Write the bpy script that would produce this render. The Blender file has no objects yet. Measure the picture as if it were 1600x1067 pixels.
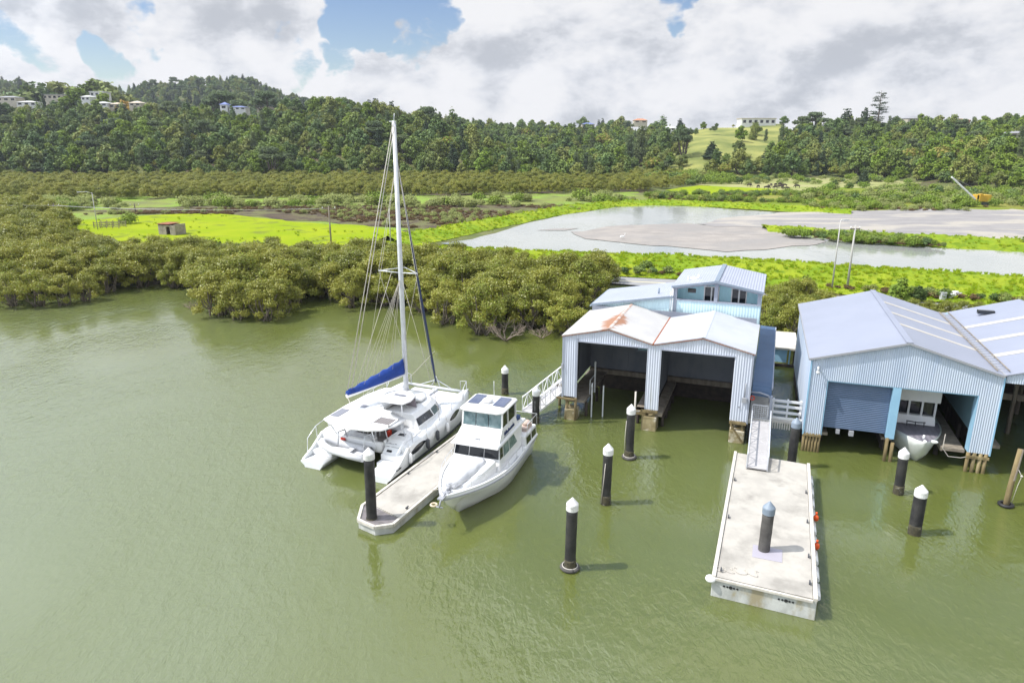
import bpy, math, random
import numpy as np
from mathutils import Vector, Matrix, noise as mnoise

C = bpy.context.scene.collection
scene = bpy.context.scene
R = math.radians
# ------------------------------------------------------------------ camera
H = 18.0; F = 1100.0; CX = 800.0; CY = 533.5
PITCH = math.atan((CY - 215.0) / F)
cam_d = bpy.data.cameras.new('camera'); cam = bpy.data.objects.new('camera', cam_d); C.objects.link(cam)
cam.location = (0, 0, H); cam.rotation_euler = (R(90) - PITCH, 0, 0)
cam_d.sensor_width = 36.0; cam_d.lens = 36.0 * F / 1600.0; cam_d.clip_start = 0.5; cam_d.clip_end = 9000
scene.camera = cam
cs, sn = math.cos(PITCH), math.sin(PITCH)
def G(px, py, z=0.0):
    u = (px - CX) / F; v = (CY - py) / F
    d = (u, cs + v * sn, -sn + v * cs); t = (z - H) / d[2]
    return (d[0] * t, d[1] * t, z)
def V(y, pyt):
    v = (CY - pyt) / F
    return (v * y * cs - y * sn) / (cs + v * sn) + H
def at(px, y, py=215):     # point at depth y seen at px,py
    u = (px - CX) / F; v = (CY - py) / F
    t = y / (cs + v * sn)
    return (u * t, y, H + (-sn + v * cs) * t)
# ------------------------------------------------------------------ world
SUN_EL, SUN_AZ = R(54), R(-95)       # azimuth measured from +Y towards +X
sd = Vector((math.sin(SUN_AZ) * math.cos(SUN_EL), math.cos(SUN_AZ) * math.cos(SUN_EL), math.sin(SUN_EL)))
W = bpy.data.worlds.new('World'); scene.world = W; W.use_nodes = True
nt = W.node_tree; nt.nodes.clear(); N = nt.nodes.new; Lk = nt.links.new
def wmath(op, a, b=None, c=None, clamp=False):
    n = N('ShaderNodeMath'); n.operation = op; n.use_clamp = clamp
    for i, q in enumerate((a, b, c)):
        if q is None: continue
        if isinstance(q, (int, float)): n.inputs[i].default_value = q
        else: Lk(q, n.inputs[i])
    return n.outputs[0]
def wrange(a, lo, hi, tlo=0., thi=1.):
    n = N('ShaderNodeMapRange'); n.interpolation_type = 'SMOOTHSTEP'
    Lk(a, n.inputs[0]); n.inputs[1].default_value = lo; n.inputs[2].default_value = hi
    n.inputs[3].default_value = tlo; n.inputs[4].default_value = thi
    return n.outputs[0]
tc = N('ShaderNodeTexCoord').outputs['Generated']
sky = N('ShaderNodeTexSky'); sky.sky_type = 'NISHITA'; sky.sun_disc = False
sky.sun_elevation = SUN_EL; sky.sun_rotation = SUN_AZ; sky.air_density = 1.0; sky.dust_density = 0.6; sky.ozone_density = 1.5
hsv = N('ShaderNodeHueSaturation'); hsv.inputs['Hue'].default_value = .515; hsv.inputs['Saturation'].default_value = 1.2; hsv.inputs['Value'].default_value = .92; Lk(sky.outputs[0], hsv.inputs['Color'])
bg_sky = N('ShaderNodeBackground'); Lk(hsv.outputs[0], bg_sky.inputs[0]); bg_sky.inputs[1].default_value = 0.135
sep = N('ShaderNodeSeparateXYZ'); Lk(tc, sep.inputs[0])
cmb = N('ShaderNodeCombineXYZ')
Lk(sep.outputs[0], cmb.inputs[0]); Lk(sep.outputs[1], cmb.inputs[1]); Lk(wmath('MULTIPLY', sep.outputs[2], 1.75), cmb.inputs[2])
def wnoise(scale, off=(0, 0, 0), detail=8, rough=.55, dist=0.):
    mp = N('ShaderNodeMapping'); Lk(cmb.outputs[0], mp.inputs[0]); mp.inputs[1].default_value = off
    n = N('ShaderNodeTexNoise'); Lk(mp.outputs[0], n.inputs['Vector']); n.inputs['Scale'].default_value = scale
    n.inputs['Detail'].default_value = detail; n.inputs['Roughness'].default_value = rough; n.inputs['Distortion'].default_value = dist
    return n.outputs[0]
n_big = wnoise(2.6, (3.1, 1.7, 0.4), 9, .56, .2)
n_hi = wnoise(9, (0, 0, 0), 9, .6, .2)
wq = N('ShaderNodeTexNoise'); Lk(tc, wq.inputs['Vector']); wq.inputs['Scale'].default_value = 7; wq.inputs['Detail'].default_value = 5
wsub = N('ShaderNodeVectorMath'); wsub.operation = 'MULTIPLY_ADD'; Lk(wq.outputs['Color'], wsub.inputs[0]); wsub.inputs[1].default_value = (.22, .22, .22); wsub.inputs[2].default_value = (-.11, -.11, -.11)
wad = N('ShaderNodeVectorMath'); wad.operation = 'ADD'; Lk(tc, wad.inputs[0]); Lk(wsub.outputs[0], wad.inputs[1]); tcw = wad.outputs[0]
gaps = [(600, 30, 3.8, 1.0), (662, 58, 2.6, .9), (548, 78, 2.4, .75), (470, 50, 2.6, .6), (430, 85, 3., .5), (175, 84, 2.6, .8), (225, 72, 1.6, .6), (60, 92, 2.0, .6),
        (1062, 18, 1.7, .9), (940, 88, 1.5, .5), (215, 12, 1.6, .5), (5, 62, 1.8, .6), (815, 82, 1.4, .35), (620, -30, 4, 1.), (1000, -520, 15, .9), (1650, -560, 16, .9)]  # last two lie out of view, added to dull the right-hand water sheen
acc = None
for (px, py, rad, st) in gaps:
    p = Vector(at(px, 100.0, py)) - Vector((0, 0, H)); p.normalize()
    vd = N('ShaderNodeVectorMath'); vd.operation = 'DOT_PRODUCT'; nrm = N('ShaderNodeVectorMath'); nrm.operation = 'NORMALIZE'
    Lk(tcw, nrm.inputs[0]); Lk(nrm.outputs[0], vd.inputs[0]); vd.inputs[1].default_value = p
    g = wrange(vd.outputs['Value'], math.cos(R(rad * 1.25)), math.cos(R(rad * .3)), 0., st)
    acc = g if acc is None else wmath('MAXIMUM', acc, g)
dens = wmath('SUBTRACT', wmath('ADD', wmath('MULTIPLY', n_big, 1.0), wmath('MULTIPLY', n_hi, .75)), wmath('MULTIPLY', acc, .62))
cover = wrange(dens, .44, .54)
shade = wmath('SUBTRACT', wnoise(7, (7.3, 2.2, .9), 9, .6, .1), wmath('MULTIPLY', wnoise(7, (7.345, 2.2, .84), 7, .52, .1), .72))
lit = wrange(shade, -.02, .25)
crmp = N('ShaderNodeValToRGB'); Lk(lit, crmp.inputs[0])
e = crmp.color_ramp.elements; e[0].color = (.60, .63, .69, 1); e[1].color = (1.04, 1.04, 1.06, 1); e[0].position = 0.0
m_ = crmp.color_ramp.elements.new(.5); m_.color = (.86, .88, .93, 1)
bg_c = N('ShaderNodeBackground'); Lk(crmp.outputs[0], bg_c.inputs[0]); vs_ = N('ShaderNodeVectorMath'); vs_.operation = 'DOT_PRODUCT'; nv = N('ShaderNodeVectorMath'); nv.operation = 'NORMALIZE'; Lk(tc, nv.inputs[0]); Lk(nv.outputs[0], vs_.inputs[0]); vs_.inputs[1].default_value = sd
Lk(wmath('MULTIPLY', wrange(vs_.outputs['Value'], .28, .80, 1., 2.15), 0.88), bg_c.inputs[1])  # clouds boosted toward the sun to brighten the reflection on the left water
tint = N('ShaderNodeMix'); tint.data_type = 'RGBA'; tint.blend_type = 'MULTIPLY'; Lk(wrange(vs_.outputs['Value'], .30, .60), tint.inputs[0]); Lk(crmp.outputs[0], tint.inputs[6]); tint.inputs[7].default_value = (.90, .975, 1.06, 1); Lk(tint.outputs[2], bg_c.inputs[0])  # blue tint put on the boosted clouds to cool the water reflection
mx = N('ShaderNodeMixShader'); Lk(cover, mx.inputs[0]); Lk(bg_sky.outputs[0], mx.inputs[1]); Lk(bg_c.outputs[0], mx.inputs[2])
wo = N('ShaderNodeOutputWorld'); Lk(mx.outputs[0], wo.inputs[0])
# ------------------------------------------------------------------ sun + exposure
ld = bpy.data.lights.new('sun', 'SUN'); ld.energy = 4.9; ld.angle = R(.6); ld.color = (1, .95, .87)
sun = bpy.data.objects.new('sun', ld); C.objects.link(sun)
sun.rotation_euler = (-sd).to_track_quat('-Z', 'Y').to_euler()
scene.view_settings.view_transform = 'Standard'; scene.view_settings.look = 'None'
scene.view_settings.exposure = 0.0; scene.view_settings.gamma = 1.0
scene.cycles.max_bounces = 6; scene.cycles.transparent_max_bounces = 6; scene.cycles.diffuse_bounces = 2; scene.cycles.glossy_bounces = 3
scene.cycles.use_denoising = True

# ------------------------------------------------------------------ materials
def new_mat(name):
    m = bpy.data.materials.new(name); m.use_nodes = True
    return m, m.node_tree, m.node_tree.nodes['Principled BSDF']
def rgba(c): return (c[0], c[1], c[2], 1)
def mat(name, c1, c2=None, scale=4., rough=.6, metal=0., bump=0., bscale=None, stretch=(1, 1, 1), c3=None, scale3=1.2, lo3=.52, hi3=.68, spec=.5, wave=None, bdist=.02, lo=.35, hi=.65, ior=1.45, coord='Object'):
    m, t, b = new_mat(name); n = t.nodes.new; l = t.links.new
    b.inputs['Roughness'].default_value = rough; b.inputs['Metallic'].default_value = metal
    b.inputs['Specular IOR Level'].default_value = spec; b.inputs['IOR'].default_value = ior
    b.inputs['Base Color'].default_value = rgba(c1)
    co = n('ShaderNodeTexCoord').outputs[coord]
    mp = n('ShaderNodeMapping'); mp.inputs['Scale'].default_value = stretch; l(co, mp.inputs[0])
    def nz(sc, det=6):
        q = n('ShaderNodeTexNoise'); l(mp.outputs[0], q.inputs['Vector']); q.inputs['Scale'].default_value = sc
        q.inputs['Detail'].default_value = det; q.inputs['Roughness'].default_value = .6; return q.outputs[0]
    def rng(a, x, y):
        q = n('ShaderNodeMapRange'); l(a, q.inputs[0]); q.inputs[1].default_value = x; q.inputs[2].default_value = y; q.interpolation_type = 'SMOOTHSTEP'; return q.outputs[0]
    col = None
    if c2 is not None:
        mixn = n('ShaderNodeMix'); mixn.data_type = 'RGBA'; l(rng(nz(scale), lo, hi), mixn.inputs[0])
        mixn.inputs[6].default_value = rgba(c1); mixn.inputs[7].default_value = rgba(c2); col = mixn.outputs[2]
    if c3 is not None:
        mix2 = n('ShaderNodeMix'); mix2.data_type = 'RGBA'; l(rng(nz(scale3, 5), lo3, hi3), mix2.inputs[0])
        if col: l(col, mix2.inputs[6])
        else: mix2.inputs[6].default_value = rgba(c1)
        mix2.inputs[7].default_value = rgba(c3); col = mix2.outputs[2]
    if col: l(col, b.inputs['Base Color'])
    nrm = None
    if wave:      # corrugation or boards: (axis, pitch, strength)
        w = n('ShaderNodeTexWave'); w.bands_direction = wave[0]; w.inputs['Scale'].default_value = .314 / wave[1]
        w.inputs['Distortion'].default_value = 0; l(co, w.inputs['Vector'])
        bp = n('ShaderNodeBump'); bp.inputs['Strength'].default_value = wave[2]; bp.inputs['Distance'].default_value = wave[1] * .25
        l(w.outputs['Fac'], bp.inputs['Height']); nrm = bp.outputs[0]
    if bump:
        bp = n('ShaderNodeBump'); bp.inputs['Strength'].default_value = bump; bp.inputs['Distance'].default_value = bdist
        l(nz(bscale or scale * 3, 8), bp.inputs['Height'])
        if nrm: l(nrm, bp.inputs['Normal'])
        nrm = bp.outputs[0]
    if nrm: l(nrm, b.inputs['Normal'])
    return m
def leaf_mat(name, cols, trans=.35, rough=.55, nscale=.5, noise_amt=.5, spec=.12):
    m, t, b = new_mat(name); n = t.nodes.new; l = t.links.new
    oi = n('ShaderNodeObjectInfo'); co = n('ShaderNodeTexCoord').outputs['Object']
    q = n('ShaderNodeTexNoise'); l(co, q.inputs['Vector']); q.inputs['Scale'].default_value = nscale; q.inputs['Detail'].default_value = 5
    def mt(op, a, b2, c=None):
        x = n('ShaderNodeMath'); x.operation = op
        for i, k in enumerate((a, b2, c)):
            if k is None: continue
            if isinstance(k, (int, float)): x.inputs[i].default_value = k
            else: l(k, x.inputs[i])
        return x.outputs[0]
    f = mt('ADD', mt('MULTIPLY', oi.outputs['Random'], 1 - noise_amt), mt('MULTIPLY', mt('SUBTRACT', mt('MULTIPLY', q.outputs[0], 2.), .5), noise_amt))
    rp = n('ShaderNodeValToRGB'); l(f, rp.inputs[0]); el = rp.color_ramp.elements
    el[0].color = rgba(cols[0]); el[1].color = rgba(cols[-1]); el[1].position = 1
    for i, c in enumerate(cols[1:-1]):
        k = el.new((i + 1) / (len(cols) - 1)); k.color = rgba(c)
    l(rp.outputs[0], b.inputs['Base Color']); b.inputs['Roughness'].default_value = rough; b.inputs['Specular IOR Level'].default_value = spec
    tr = n('ShaderNodeBsdfTranslucent'); hs = n('ShaderNodeHueSaturation'); hs.inputs['Value'].default_value = 1.5; hs.inputs['Hue'].default_value = .485
    l(rp.outputs[0], hs.inputs['Color']); l(hs.outputs[0], tr.inputs[0])
    ms = n('ShaderNodeMixShader'); ms.inputs[0].default_value = trans
    l(b.outputs[0], ms.inputs[1]); l(tr.outputs[0], ms.inputs[2]); l(ms.outputs[0], t.nodes['Material Output'].inputs[0])
    return m

# ------------------------------------------------------------------ mesh builder
class MB:
    def __init__(s): s.v = []; s.f = []; s.m = []; s.s = []
    def add(s, vs, fs, mi=0, sm=False):
        o = len(s.v); s.v += [tuple(map(float, p)) for p in vs]
        for f in fs: s.f.append([o + i for i in f]); s.m.append(mi); s.s.append(sm)
        return s
    def box(s, x0, x1, y0, y1, z0, z1, mi=0):
        v = [(x, y, z) for z in (z0, z1) for y in (y0, y1) for x in (x0, x1)]
        return s.add(v, [(0, 2, 3, 1), (4, 5, 7, 6), (0, 1, 5, 4), (2, 6, 7, 3), (0, 4, 6, 2), (1, 3, 7, 5)], mi)
    def extr(s, poly, vec, mi=0, sm=False):
        n = len(poly); b = [Vector(p) for p in poly]; t = [p + Vector(vec) for p in b]
        fs = [tuple(range(n - 1, -1, -1)), tuple(range(n, 2 * n))] + [(i, (i + 1) % n, n + (i + 1) % n, n + i) for i in range(n)]
        return s.add(b + t, fs, mi, sm)
    def prism(s, poly, z0, z1, mi=0): return s.extr([(p[0], p[1], z0) for p in poly], (0, 0, z1 - z0), mi)
    def bar(s, p, q, w, h=None, mi=0):
        p, q = Vector(p), Vector(q); h = h or w; d = (q - p).normalized()
        up = Vector((0, 0, 1)) if abs(d.z) < .95 else Vector((0, 1, 0))
        a = d.cross(up).normalized() * w / 2; b = a.normalized().cross(d).normalized() * h / 2
        v = [p - a - b, p + a - b, p + a + b, p - a + b, q - a - b, q + a - b, q + a + b, q - a + b]
        return s.add(v, [(0, 1, 2, 3), (7, 6, 5, 4), (0, 4, 5, 1), (1, 5, 6, 2), (2, 6, 7, 3), (3, 7, 4, 0)], mi)
    def tube(s, path, r, n=8, mi=0, sm=True, sx=1.):
        P = [Vector(p) for p in path]; rr = r if isinstance(r, (list, tuple)) else [r] * len(P)
        vs = []; a0 = None
        for i, p in enumerate(P):
            d = (P[min(i + 1, len(P) - 1)] - P[max(i - 1, 0)]).normalized()
            if a0 is None: a0 = d.orthogonal().normalized()
            a = (a0 - d * a0.dot(d)).normalized(); a0 = a; b = d.cross(a)
            for k in range(n):
                th = 2 * math.pi * k / n; vs.append(p + (a * math.cos(th) * sx + b * math.sin(th)) * rr[i])
        fs = [(i * n + k, i * n + (k + 1) % n, (i + 1) * n + (k + 1) % n, (i + 1) * n + k) for i in range(len(P) - 1) for k in range(n)]
        s.add(vs, fs, mi, sm); o = len(s.v) - len(vs); L = len(P)
        s.f.append([o + k for k in range(n - 1, -1, -1)]); s.m.append(mi); s.s.append(False)
        s.f.append([o + (L - 1) * n + k for k in range(n)]); s.m.append(mi); s.s.append(False)
        return s
    def lathe(s, prof, cx=0, cy=0, n=20, mi=0, sm=True):
        vs = [(cx + r * math.cos(2 * math.pi * k / n), cy + r * math.sin(2 * math.pi * k / n), z) for r, z in prof for k in range(n)]
        fs = [(i * n + k, i * n + (k + 1) % n, (i + 1) * n + (k + 1) % n, (i + 1) * n + k) for i in range(len(prof) - 1) for k in range(n)]
        s.add(vs, fs, mi, sm); o = len(s.v) - len(vs)
        s.f.append([o + k for k in range(n - 1, -1, -1)]); s.m.append(mi); s.s.append(False)
        s.f.append([o + (len(prof) - 1) * n + k for k in range(n)]); s.m.append(mi); s.s.append(False)
        return s
    def loft(s, rings, mi=0, sm=True, cap=True):
        n = len(rings[0]); vs = [p for r in rings for p in r]
        fs = [(i * n + k, i * n + (k + 1) % n, (i + 1) * n + (k + 1) % n, (i + 1) * n + k) for i in range(len(rings) - 1) for k in range(n)]
        s.add(vs, fs, mi, sm); o = len(s.v) - len(vs)
        if cap:
            s.f.append([o + k for k in range(n - 1, -1, -1)]); s.m.append(mi); s.s.append(False)
            s.f.append([o + (len(rings) - 1) * n + k for k in range(n)]); s.m.append(mi); s.s.append(False)
        return s
    def corr(s, axis, const, a0, a1, zb, zt, pitch=.12, amp=.018, mi=0):
        zb_ = zb if callable(zb) else (lambda a: zb); zt_ = zt if callable(zt) else (lambda a: zt)
        n = max(2, int((a1 - a0) / pitch * 6)); vs = []
        for i in range(n + 1):
            a = a0 + (a1 - a0) * i / n; w = const + amp * math.sin(a / pitch * 2 * math.pi)
            for z in (zb_(a), zt_(a)): vs.append((a, w, z) if axis == 'u' else (w, a, z))
        return s.add(vs, [(2 * i, 2 * i + 2, 2 * i + 3, 2 * i + 1) for i in range(n)], mi, True)
    def ell(s, c, r, mi=0, nu=12, nv=8):
        prof = [(max(math.sin(math.pi * i / nv), .02), -math.cos(math.pi * i / nv)) for i in range(nv + 1)]
        vs = [(c[0] + r[0] * q * math.cos(2 * math.pi * k / nu), c[1] + r[1] * q * math.sin(2 * math.pi * k / nu), c[2] + r[2] * z) for q, z in prof for k in range(nu)]
        fs = [(i * nu + k, i * nu + (k + 1) % nu, (i + 1) * nu + (k + 1) % nu, (i + 1) * nu + k) for i in range(nv) for k in range(nu)]
        return s.add(vs, fs, mi, True)
    def torus(s, c, R_, r, mi=0, n=20, k=8, tilt=None):
        path = [(c[0] + R_ * math.cos(t), c[1] + R_ * math.sin(t), c[2]) if not tilt else (c[0] + R_ * math.cos(t), c[1], c[2] + R_ * math.sin(t)) for t in [2 * math.pi * i / n for i in range(n + 1)]]
        return s.tube(path, r, k, mi)
    def build(s, name, mats, parent=None, bevel=0., weld=False):
        me = bpy.data.meshes.new(name); me.from_pydata(s.v, [], s.f)
        for m in (mats if isinstance(mats, (list, tuple)) else [mats]): me.materials.append(m)
        me.polygons.foreach_set('material_index', s.m); me.polygons.foreach_set('use_smooth', s.s); me.update()
        o = bpy.data.objects.new(name, me); C.objects.link(o)
        if parent: o.parent = parent
        if bevel:
            b = o.modifiers.new('bevel', 'BEVEL'); b.width = bevel; b.segments = 2; b.limit_method = 'ANGLE'; b.angle_limit = R(40); b.harden_normals = False
        return o
def tag(o, label=None, cat=None, group=None, kind=None):
    if label: o['label'] = label
    if cat: o['category'] = cat
    if group: o['group'] = group
    if kind: o['kind'] = kind
    return o
def thing(name, label, cat, loc=(0, 0, 0), rz=0., group=None):
    o = bpy.data.objects.new(name, None); C.objects.link(o); o.location = loc; o.rotation_euler = (0, 0, rz)
    o.empty_display_size = .3
    return tag(o, label, cat, group)
def copy_tree(root, loc, rz=0., sc=None, label=None, group=None):
    r = root.copy(); C.objects.link(r); r.location = loc; r.rotation_euler = (0, 0, rz)
    if sc: r.scale = sc if isinstance(sc, (tuple, list)) else (sc, sc, sc)
    if label: r['label'] = label
    if group: r['group'] = group
    for ch in list(KIDS[root.name]):
        c = ch.copy(); C.objects.link(c); c.parent = r
    return r
KIDS = {}
def quads_mesh(name, P, A, B, mats, mi=None):
    """rhombic leaf faces: centres P, half axes A and B (numpy n x 3)"""
    n = len(P); co = np.stack([P - A, P - B, P + A, P + B], 1).reshape(-1, 3)
    me = bpy.data.meshes.new(name); me.vertices.add(4 * n); me.vertices.foreach_set('co', co.ravel().astype(np.float32))
    me.loops.add(4 * n); me.loops.foreach_set('vertex_index', np.arange(4 * n, dtype=np.int32))
    me.polygons.add(n); me.polygons.foreach_set('loop_start', np.arange(0, 4 * n, 4, dtype=np.int32)); me.polygons.foreach_set('loop_total', np.full(n, 4, np.int32))
    for m in mats: me.materials.append(m)
    if mi is not None: me.polygons.foreach_set('material_index', mi.astype(np.int32))
    me.update(calc_edges=True); return me
def unit(a): return a / (np.linalg.norm(a, axis=1, keepdims=True) + 1e-9)
def crown_mesh(name, seed, lobes, n, size, mats, flat=.5, hollow=.55, aspect=.6, lump=.3, up=.45, mi_p=None):
    rg = np.random.default_rng(seed); L = np.array(lobes, float)       # cx cy cz rx rz
    w = L[:, 3] ** 2; w = w / w.sum(); k = rg.choice(len(L), n, p=w)
    d = unit(rg.normal(size=(n, 3))); l = L[k]
    # lumpy radius so that a lobe breaks up into clumps
    ph = rg.uniform(0, 6.28, (len(L), 3))[k]
    lum = 1 + lump * np.sin(d[:, 0] * 5 + ph[:, 0]) * np.sin(d[:, 1] * 5 + ph[:, 1]) + .5 * lump * np.sin(d[:, 2] * 9 + ph[:, 2])
    rad = (1 - (1 - hollow) * rg.random(n) ** 1.7) * lum
    P = l[:, :3] + d * rad[:, None] * np.stack([l[:, 3], l[:, 3], l[:, 4]], 1)
    nr = unit(d * .7 + rg.normal(size=(n, 3)) * .55 + np.array([0, 0, up]))
    t = unit(np.cross(nr, rg.normal(size=(n, 3)))); b = np.cross(nr, t)
    s = (size * rg.uniform(.55, 1.25, n))[:, None]
    P[:, 2] = np.maximum(P[:, 2], .12)
    mi = None
    if mi_p is not None: mi = (rg.random(n) < mi_p).astype(int)
    return quads_mesh(name, P, t * s * .5, b * s * .5 * aspect, mats, mi)
# ================================================================== SETTING: water, ground, hills
def ipl(x, xs, ys): return np.interp(x, xs, ys)
LA = dict(px=[-500, 0, 100, 200, 330, 430, 480, 520, 560, 620, 680, 740, 800, 850, 900, 960, 1000],
          ys=[163, 163, 163, 162, 168, 168, 160, 153, 152, 165, 182, 196, 222, 243, 262, 285, 300],
          D=[430, 430, 430, 430, 425, 420, 415, 410, 405, 395, 380, 360, 345, 330, 315, 300, 300],
          B=[292, 292, 292, 292, 294, 296, 298, 300, 300, 300, 300, 298, 296, 292, 285, 280, 280], th=9)
LB = dict(px=[500, 560, 650, 700, 760, 850, 900, 925, 960, 1020, 1060, 1110, 1200, 1400], ys=[180, 176, 178, 184, 189, 193, 196, 193, 190, 196, 200, 206, 214, 235],
          D=[720, 720, 720, 720, 720, 700, 680, 680, 680, 660, 650, 640, 620, 600], B=[380, 380, 380, 380, 370, 350, 340, 338, 335, 330, 330, 330, 330, 330], th=8)
LC = dict(px=[1000, 1040, 1080, 1110, 1150, 1210, 1250, 1300, 1400, 1500, 1560, 1600, 1700, 2200], ys=[262, 225, 205, 201, 201, 197, 186, 187, 187, 188, 182, 176, 168, 165],
          D=[420, 440, 455, 460, 465, 470, 475, 480, 480, 460, 430, 410, 400, 400], B=[335, 330, 325, 318, 310, 312, 318, 318, 300, 258, 240, 228, 210, 180], th=8)
LD = dict(px=[-500, -100, 0, 50, 72, 100, 180, 230, 280, 310, 350, 380, 400, 430, 460, 500, 560, 640, 700], ys=[140, 128, 124, 124, 140, 150, 140, 130, 128, 122, 119, 117, 124, 137, 147, 158, 178, 200, 230],
          D=[950] * 19, B=[560] * 19, th=9)
def pxof(x, y): return CX + F * x / (y * cs + 14 * sn)
def hgt(x, y, noise=True):
    x = np.asarray(x, float); y = np.asarray(y, float); px = pxof(x, y); h = np.full(x.shape, .8)
    for L in (LA, LB, LC, LD):
        ys = ipl(px, L['px'], L['ys']); D = ipl(px, L['px'], L['D']); B = ipl(px, L['px'], L['B'])
        zr = V(D, ys) - L['th'] * (0 if L is LC else 1)
        if L is LC: zr = zr - np.where(px < 1225, 0., L['th'])
        zr = np.maximum(zr, .8)
        edge = np.clip((px - L['px'][0]) / 30, 0, 1) * np.clip((L['px'][-1] - px) / 30, 0, 1)
        t = np.clip((y - B) / (D - B), 0, None)
        f = np.where(t < 1, (np.clip(t, 0, 1) ** .85) * .75 + .25 * np.sin(np.clip(t, 0, 1) * math.pi / 2), 1 - .22 * (t - 1))
        h = np.maximum(h, .8 + (zr - .8) * np.clip(f, 0, None) * edge)
    if noise:
        g = np.clip((h - 1.2) / 10, 0, 1)
        h = h + g * (1.6 * np.sin(x * .055 + y * .013) * np.sin(y * .041 + 1.3) + .9 * np.sin(x * .13 + 2) * np.sin(y * .09))
    return h
# terrain sheet: fans out from the shore to beyond the last ridge
pxs = np.arange(-700, 2310, 7.); dd = np.concatenate([[0, 1.5, 4, 8], np.geomspace(14, 1180, 130)])
def shore(px): return ipl(px, [-700, 0, 150, 300, 500, 700, 880, 960, 1000, 1200, 1600, 2300], [105, 88, 84, 86, 86, 82, 74, 69, 66, 64, 62, 60])
X = np.zeros((len(pxs), len(dd))); Y = X.copy()
for i, p in enumerate(pxs):
    Y[i] = shore(p) + dd; X[i] = (p - CX) / F * (Y[i] * cs + 14 * sn)
Z = hgt(X, Y)
Z[:, 0] = -.5; Z[:, 1] = -.05; Z[:, 2] = .25; Z[:, 3] = .6
nj = len(dd); vs = np.stack([X, Y, Z], -1).reshape(-1, 3)
idx = np.arange(len(pxs) * nj).reshape(len(pxs), nj)
fs = np.stack([idx[:-1, :-1], idx[1:, :-1], idx[1:, 1:], idx[:-1, 1:]], -1).reshape(-1, 4)
me = bpy.data.meshes.new('ground'); me.from_pydata(vs.tolist(), [], fs.tolist())
me.polygons.foreach_set('use_smooth', [True] * len(me.polygons))
# kinds of cover: 0 scrubby flat, 1 open hill pasture
PXv = pxof(vs[:, 0], vs[:, 1]); rowpy = CY - F * ((vs[:, 1] * sn + (vs[:, 2] - H) * cs) / (vs[:, 1] * cs - (vs[:, 2] - H) * sn))
def past(px, y, z=None):
    a = np.clip((px - 1040) / 25, 0, 1) * np.clip((1245 - px) / 25, 0, 1) * (y > 300)
    b = np.clip((px - 962) / 8, 0, 1) * np.clip((1010 - px) / 8, 0, 1) * (y > 560)
    c = np.clip((px - 30) / 10, 0, 1) * np.clip((130 - px) / 10, 0, 1) * (y > 445) * (y < 640)
    return np.maximum(np.maximum(a, b), c)
at_ = me.attributes.new('pasture', 'FLOAT', 'POINT'); at_.data.foreach_set('value', past(PXv, vs[:, 1]).astype(np.float32))
gm = mat('ground_cover', (.085, .11, .026), (.14, .15, .045), .12, .95, bump=.6, bscale=1.2, bdist=.5, c3=(.085, .065, .035), scale3=.06, lo3=.5, hi3=.62)
t_ = gm.node_tree; b_ = t_.nodes['Principled BSDF']; src = b_.inputs['Base Color'].links[0].from_socket
an = t_.nodes.new('ShaderNodeAttribute'); an.attribute_name = 'pasture'
pn = t_.nodes.new('ShaderNodeTexNoise'); pn.inputs['Scale'].default_value = .06; pn.inputs['Detail'].default_value = 8
t_.links.new(t_.nodes.new('ShaderNodeTexCoord').outputs['Object'], pn.inputs['Vector'])
pr = t_.nodes.new('ShaderNodeValToRGB'); t_.links.new(pn.outputs[0], pr.inputs[0])
pr.color_ramp.elements[0].color = (.13, .16, .035, 1); pr.color_ramp.elements[1].color = (.30, .30, .08, 1); pr.color_ramp.elements[0].position = .36; pr.color_ramp.elements[1].position = .62
pm = t_.nodes.new('ShaderNodeMix'); pm.data_type = 'RGBA'; t_.links.new(an.outputs['Fac'], pm.inputs[0]); t_.links.new(src, pm.inputs[6]); t_.links.new(pr.outputs[0], pm.inputs[7])
t_.links.new(pm.outputs[2], b_.inputs['Base Color'])
me.materials.append(gm); go = bpy.data.objects.new('ground', me); C.objects.link(go); tag(go, kind='structure')

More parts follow.
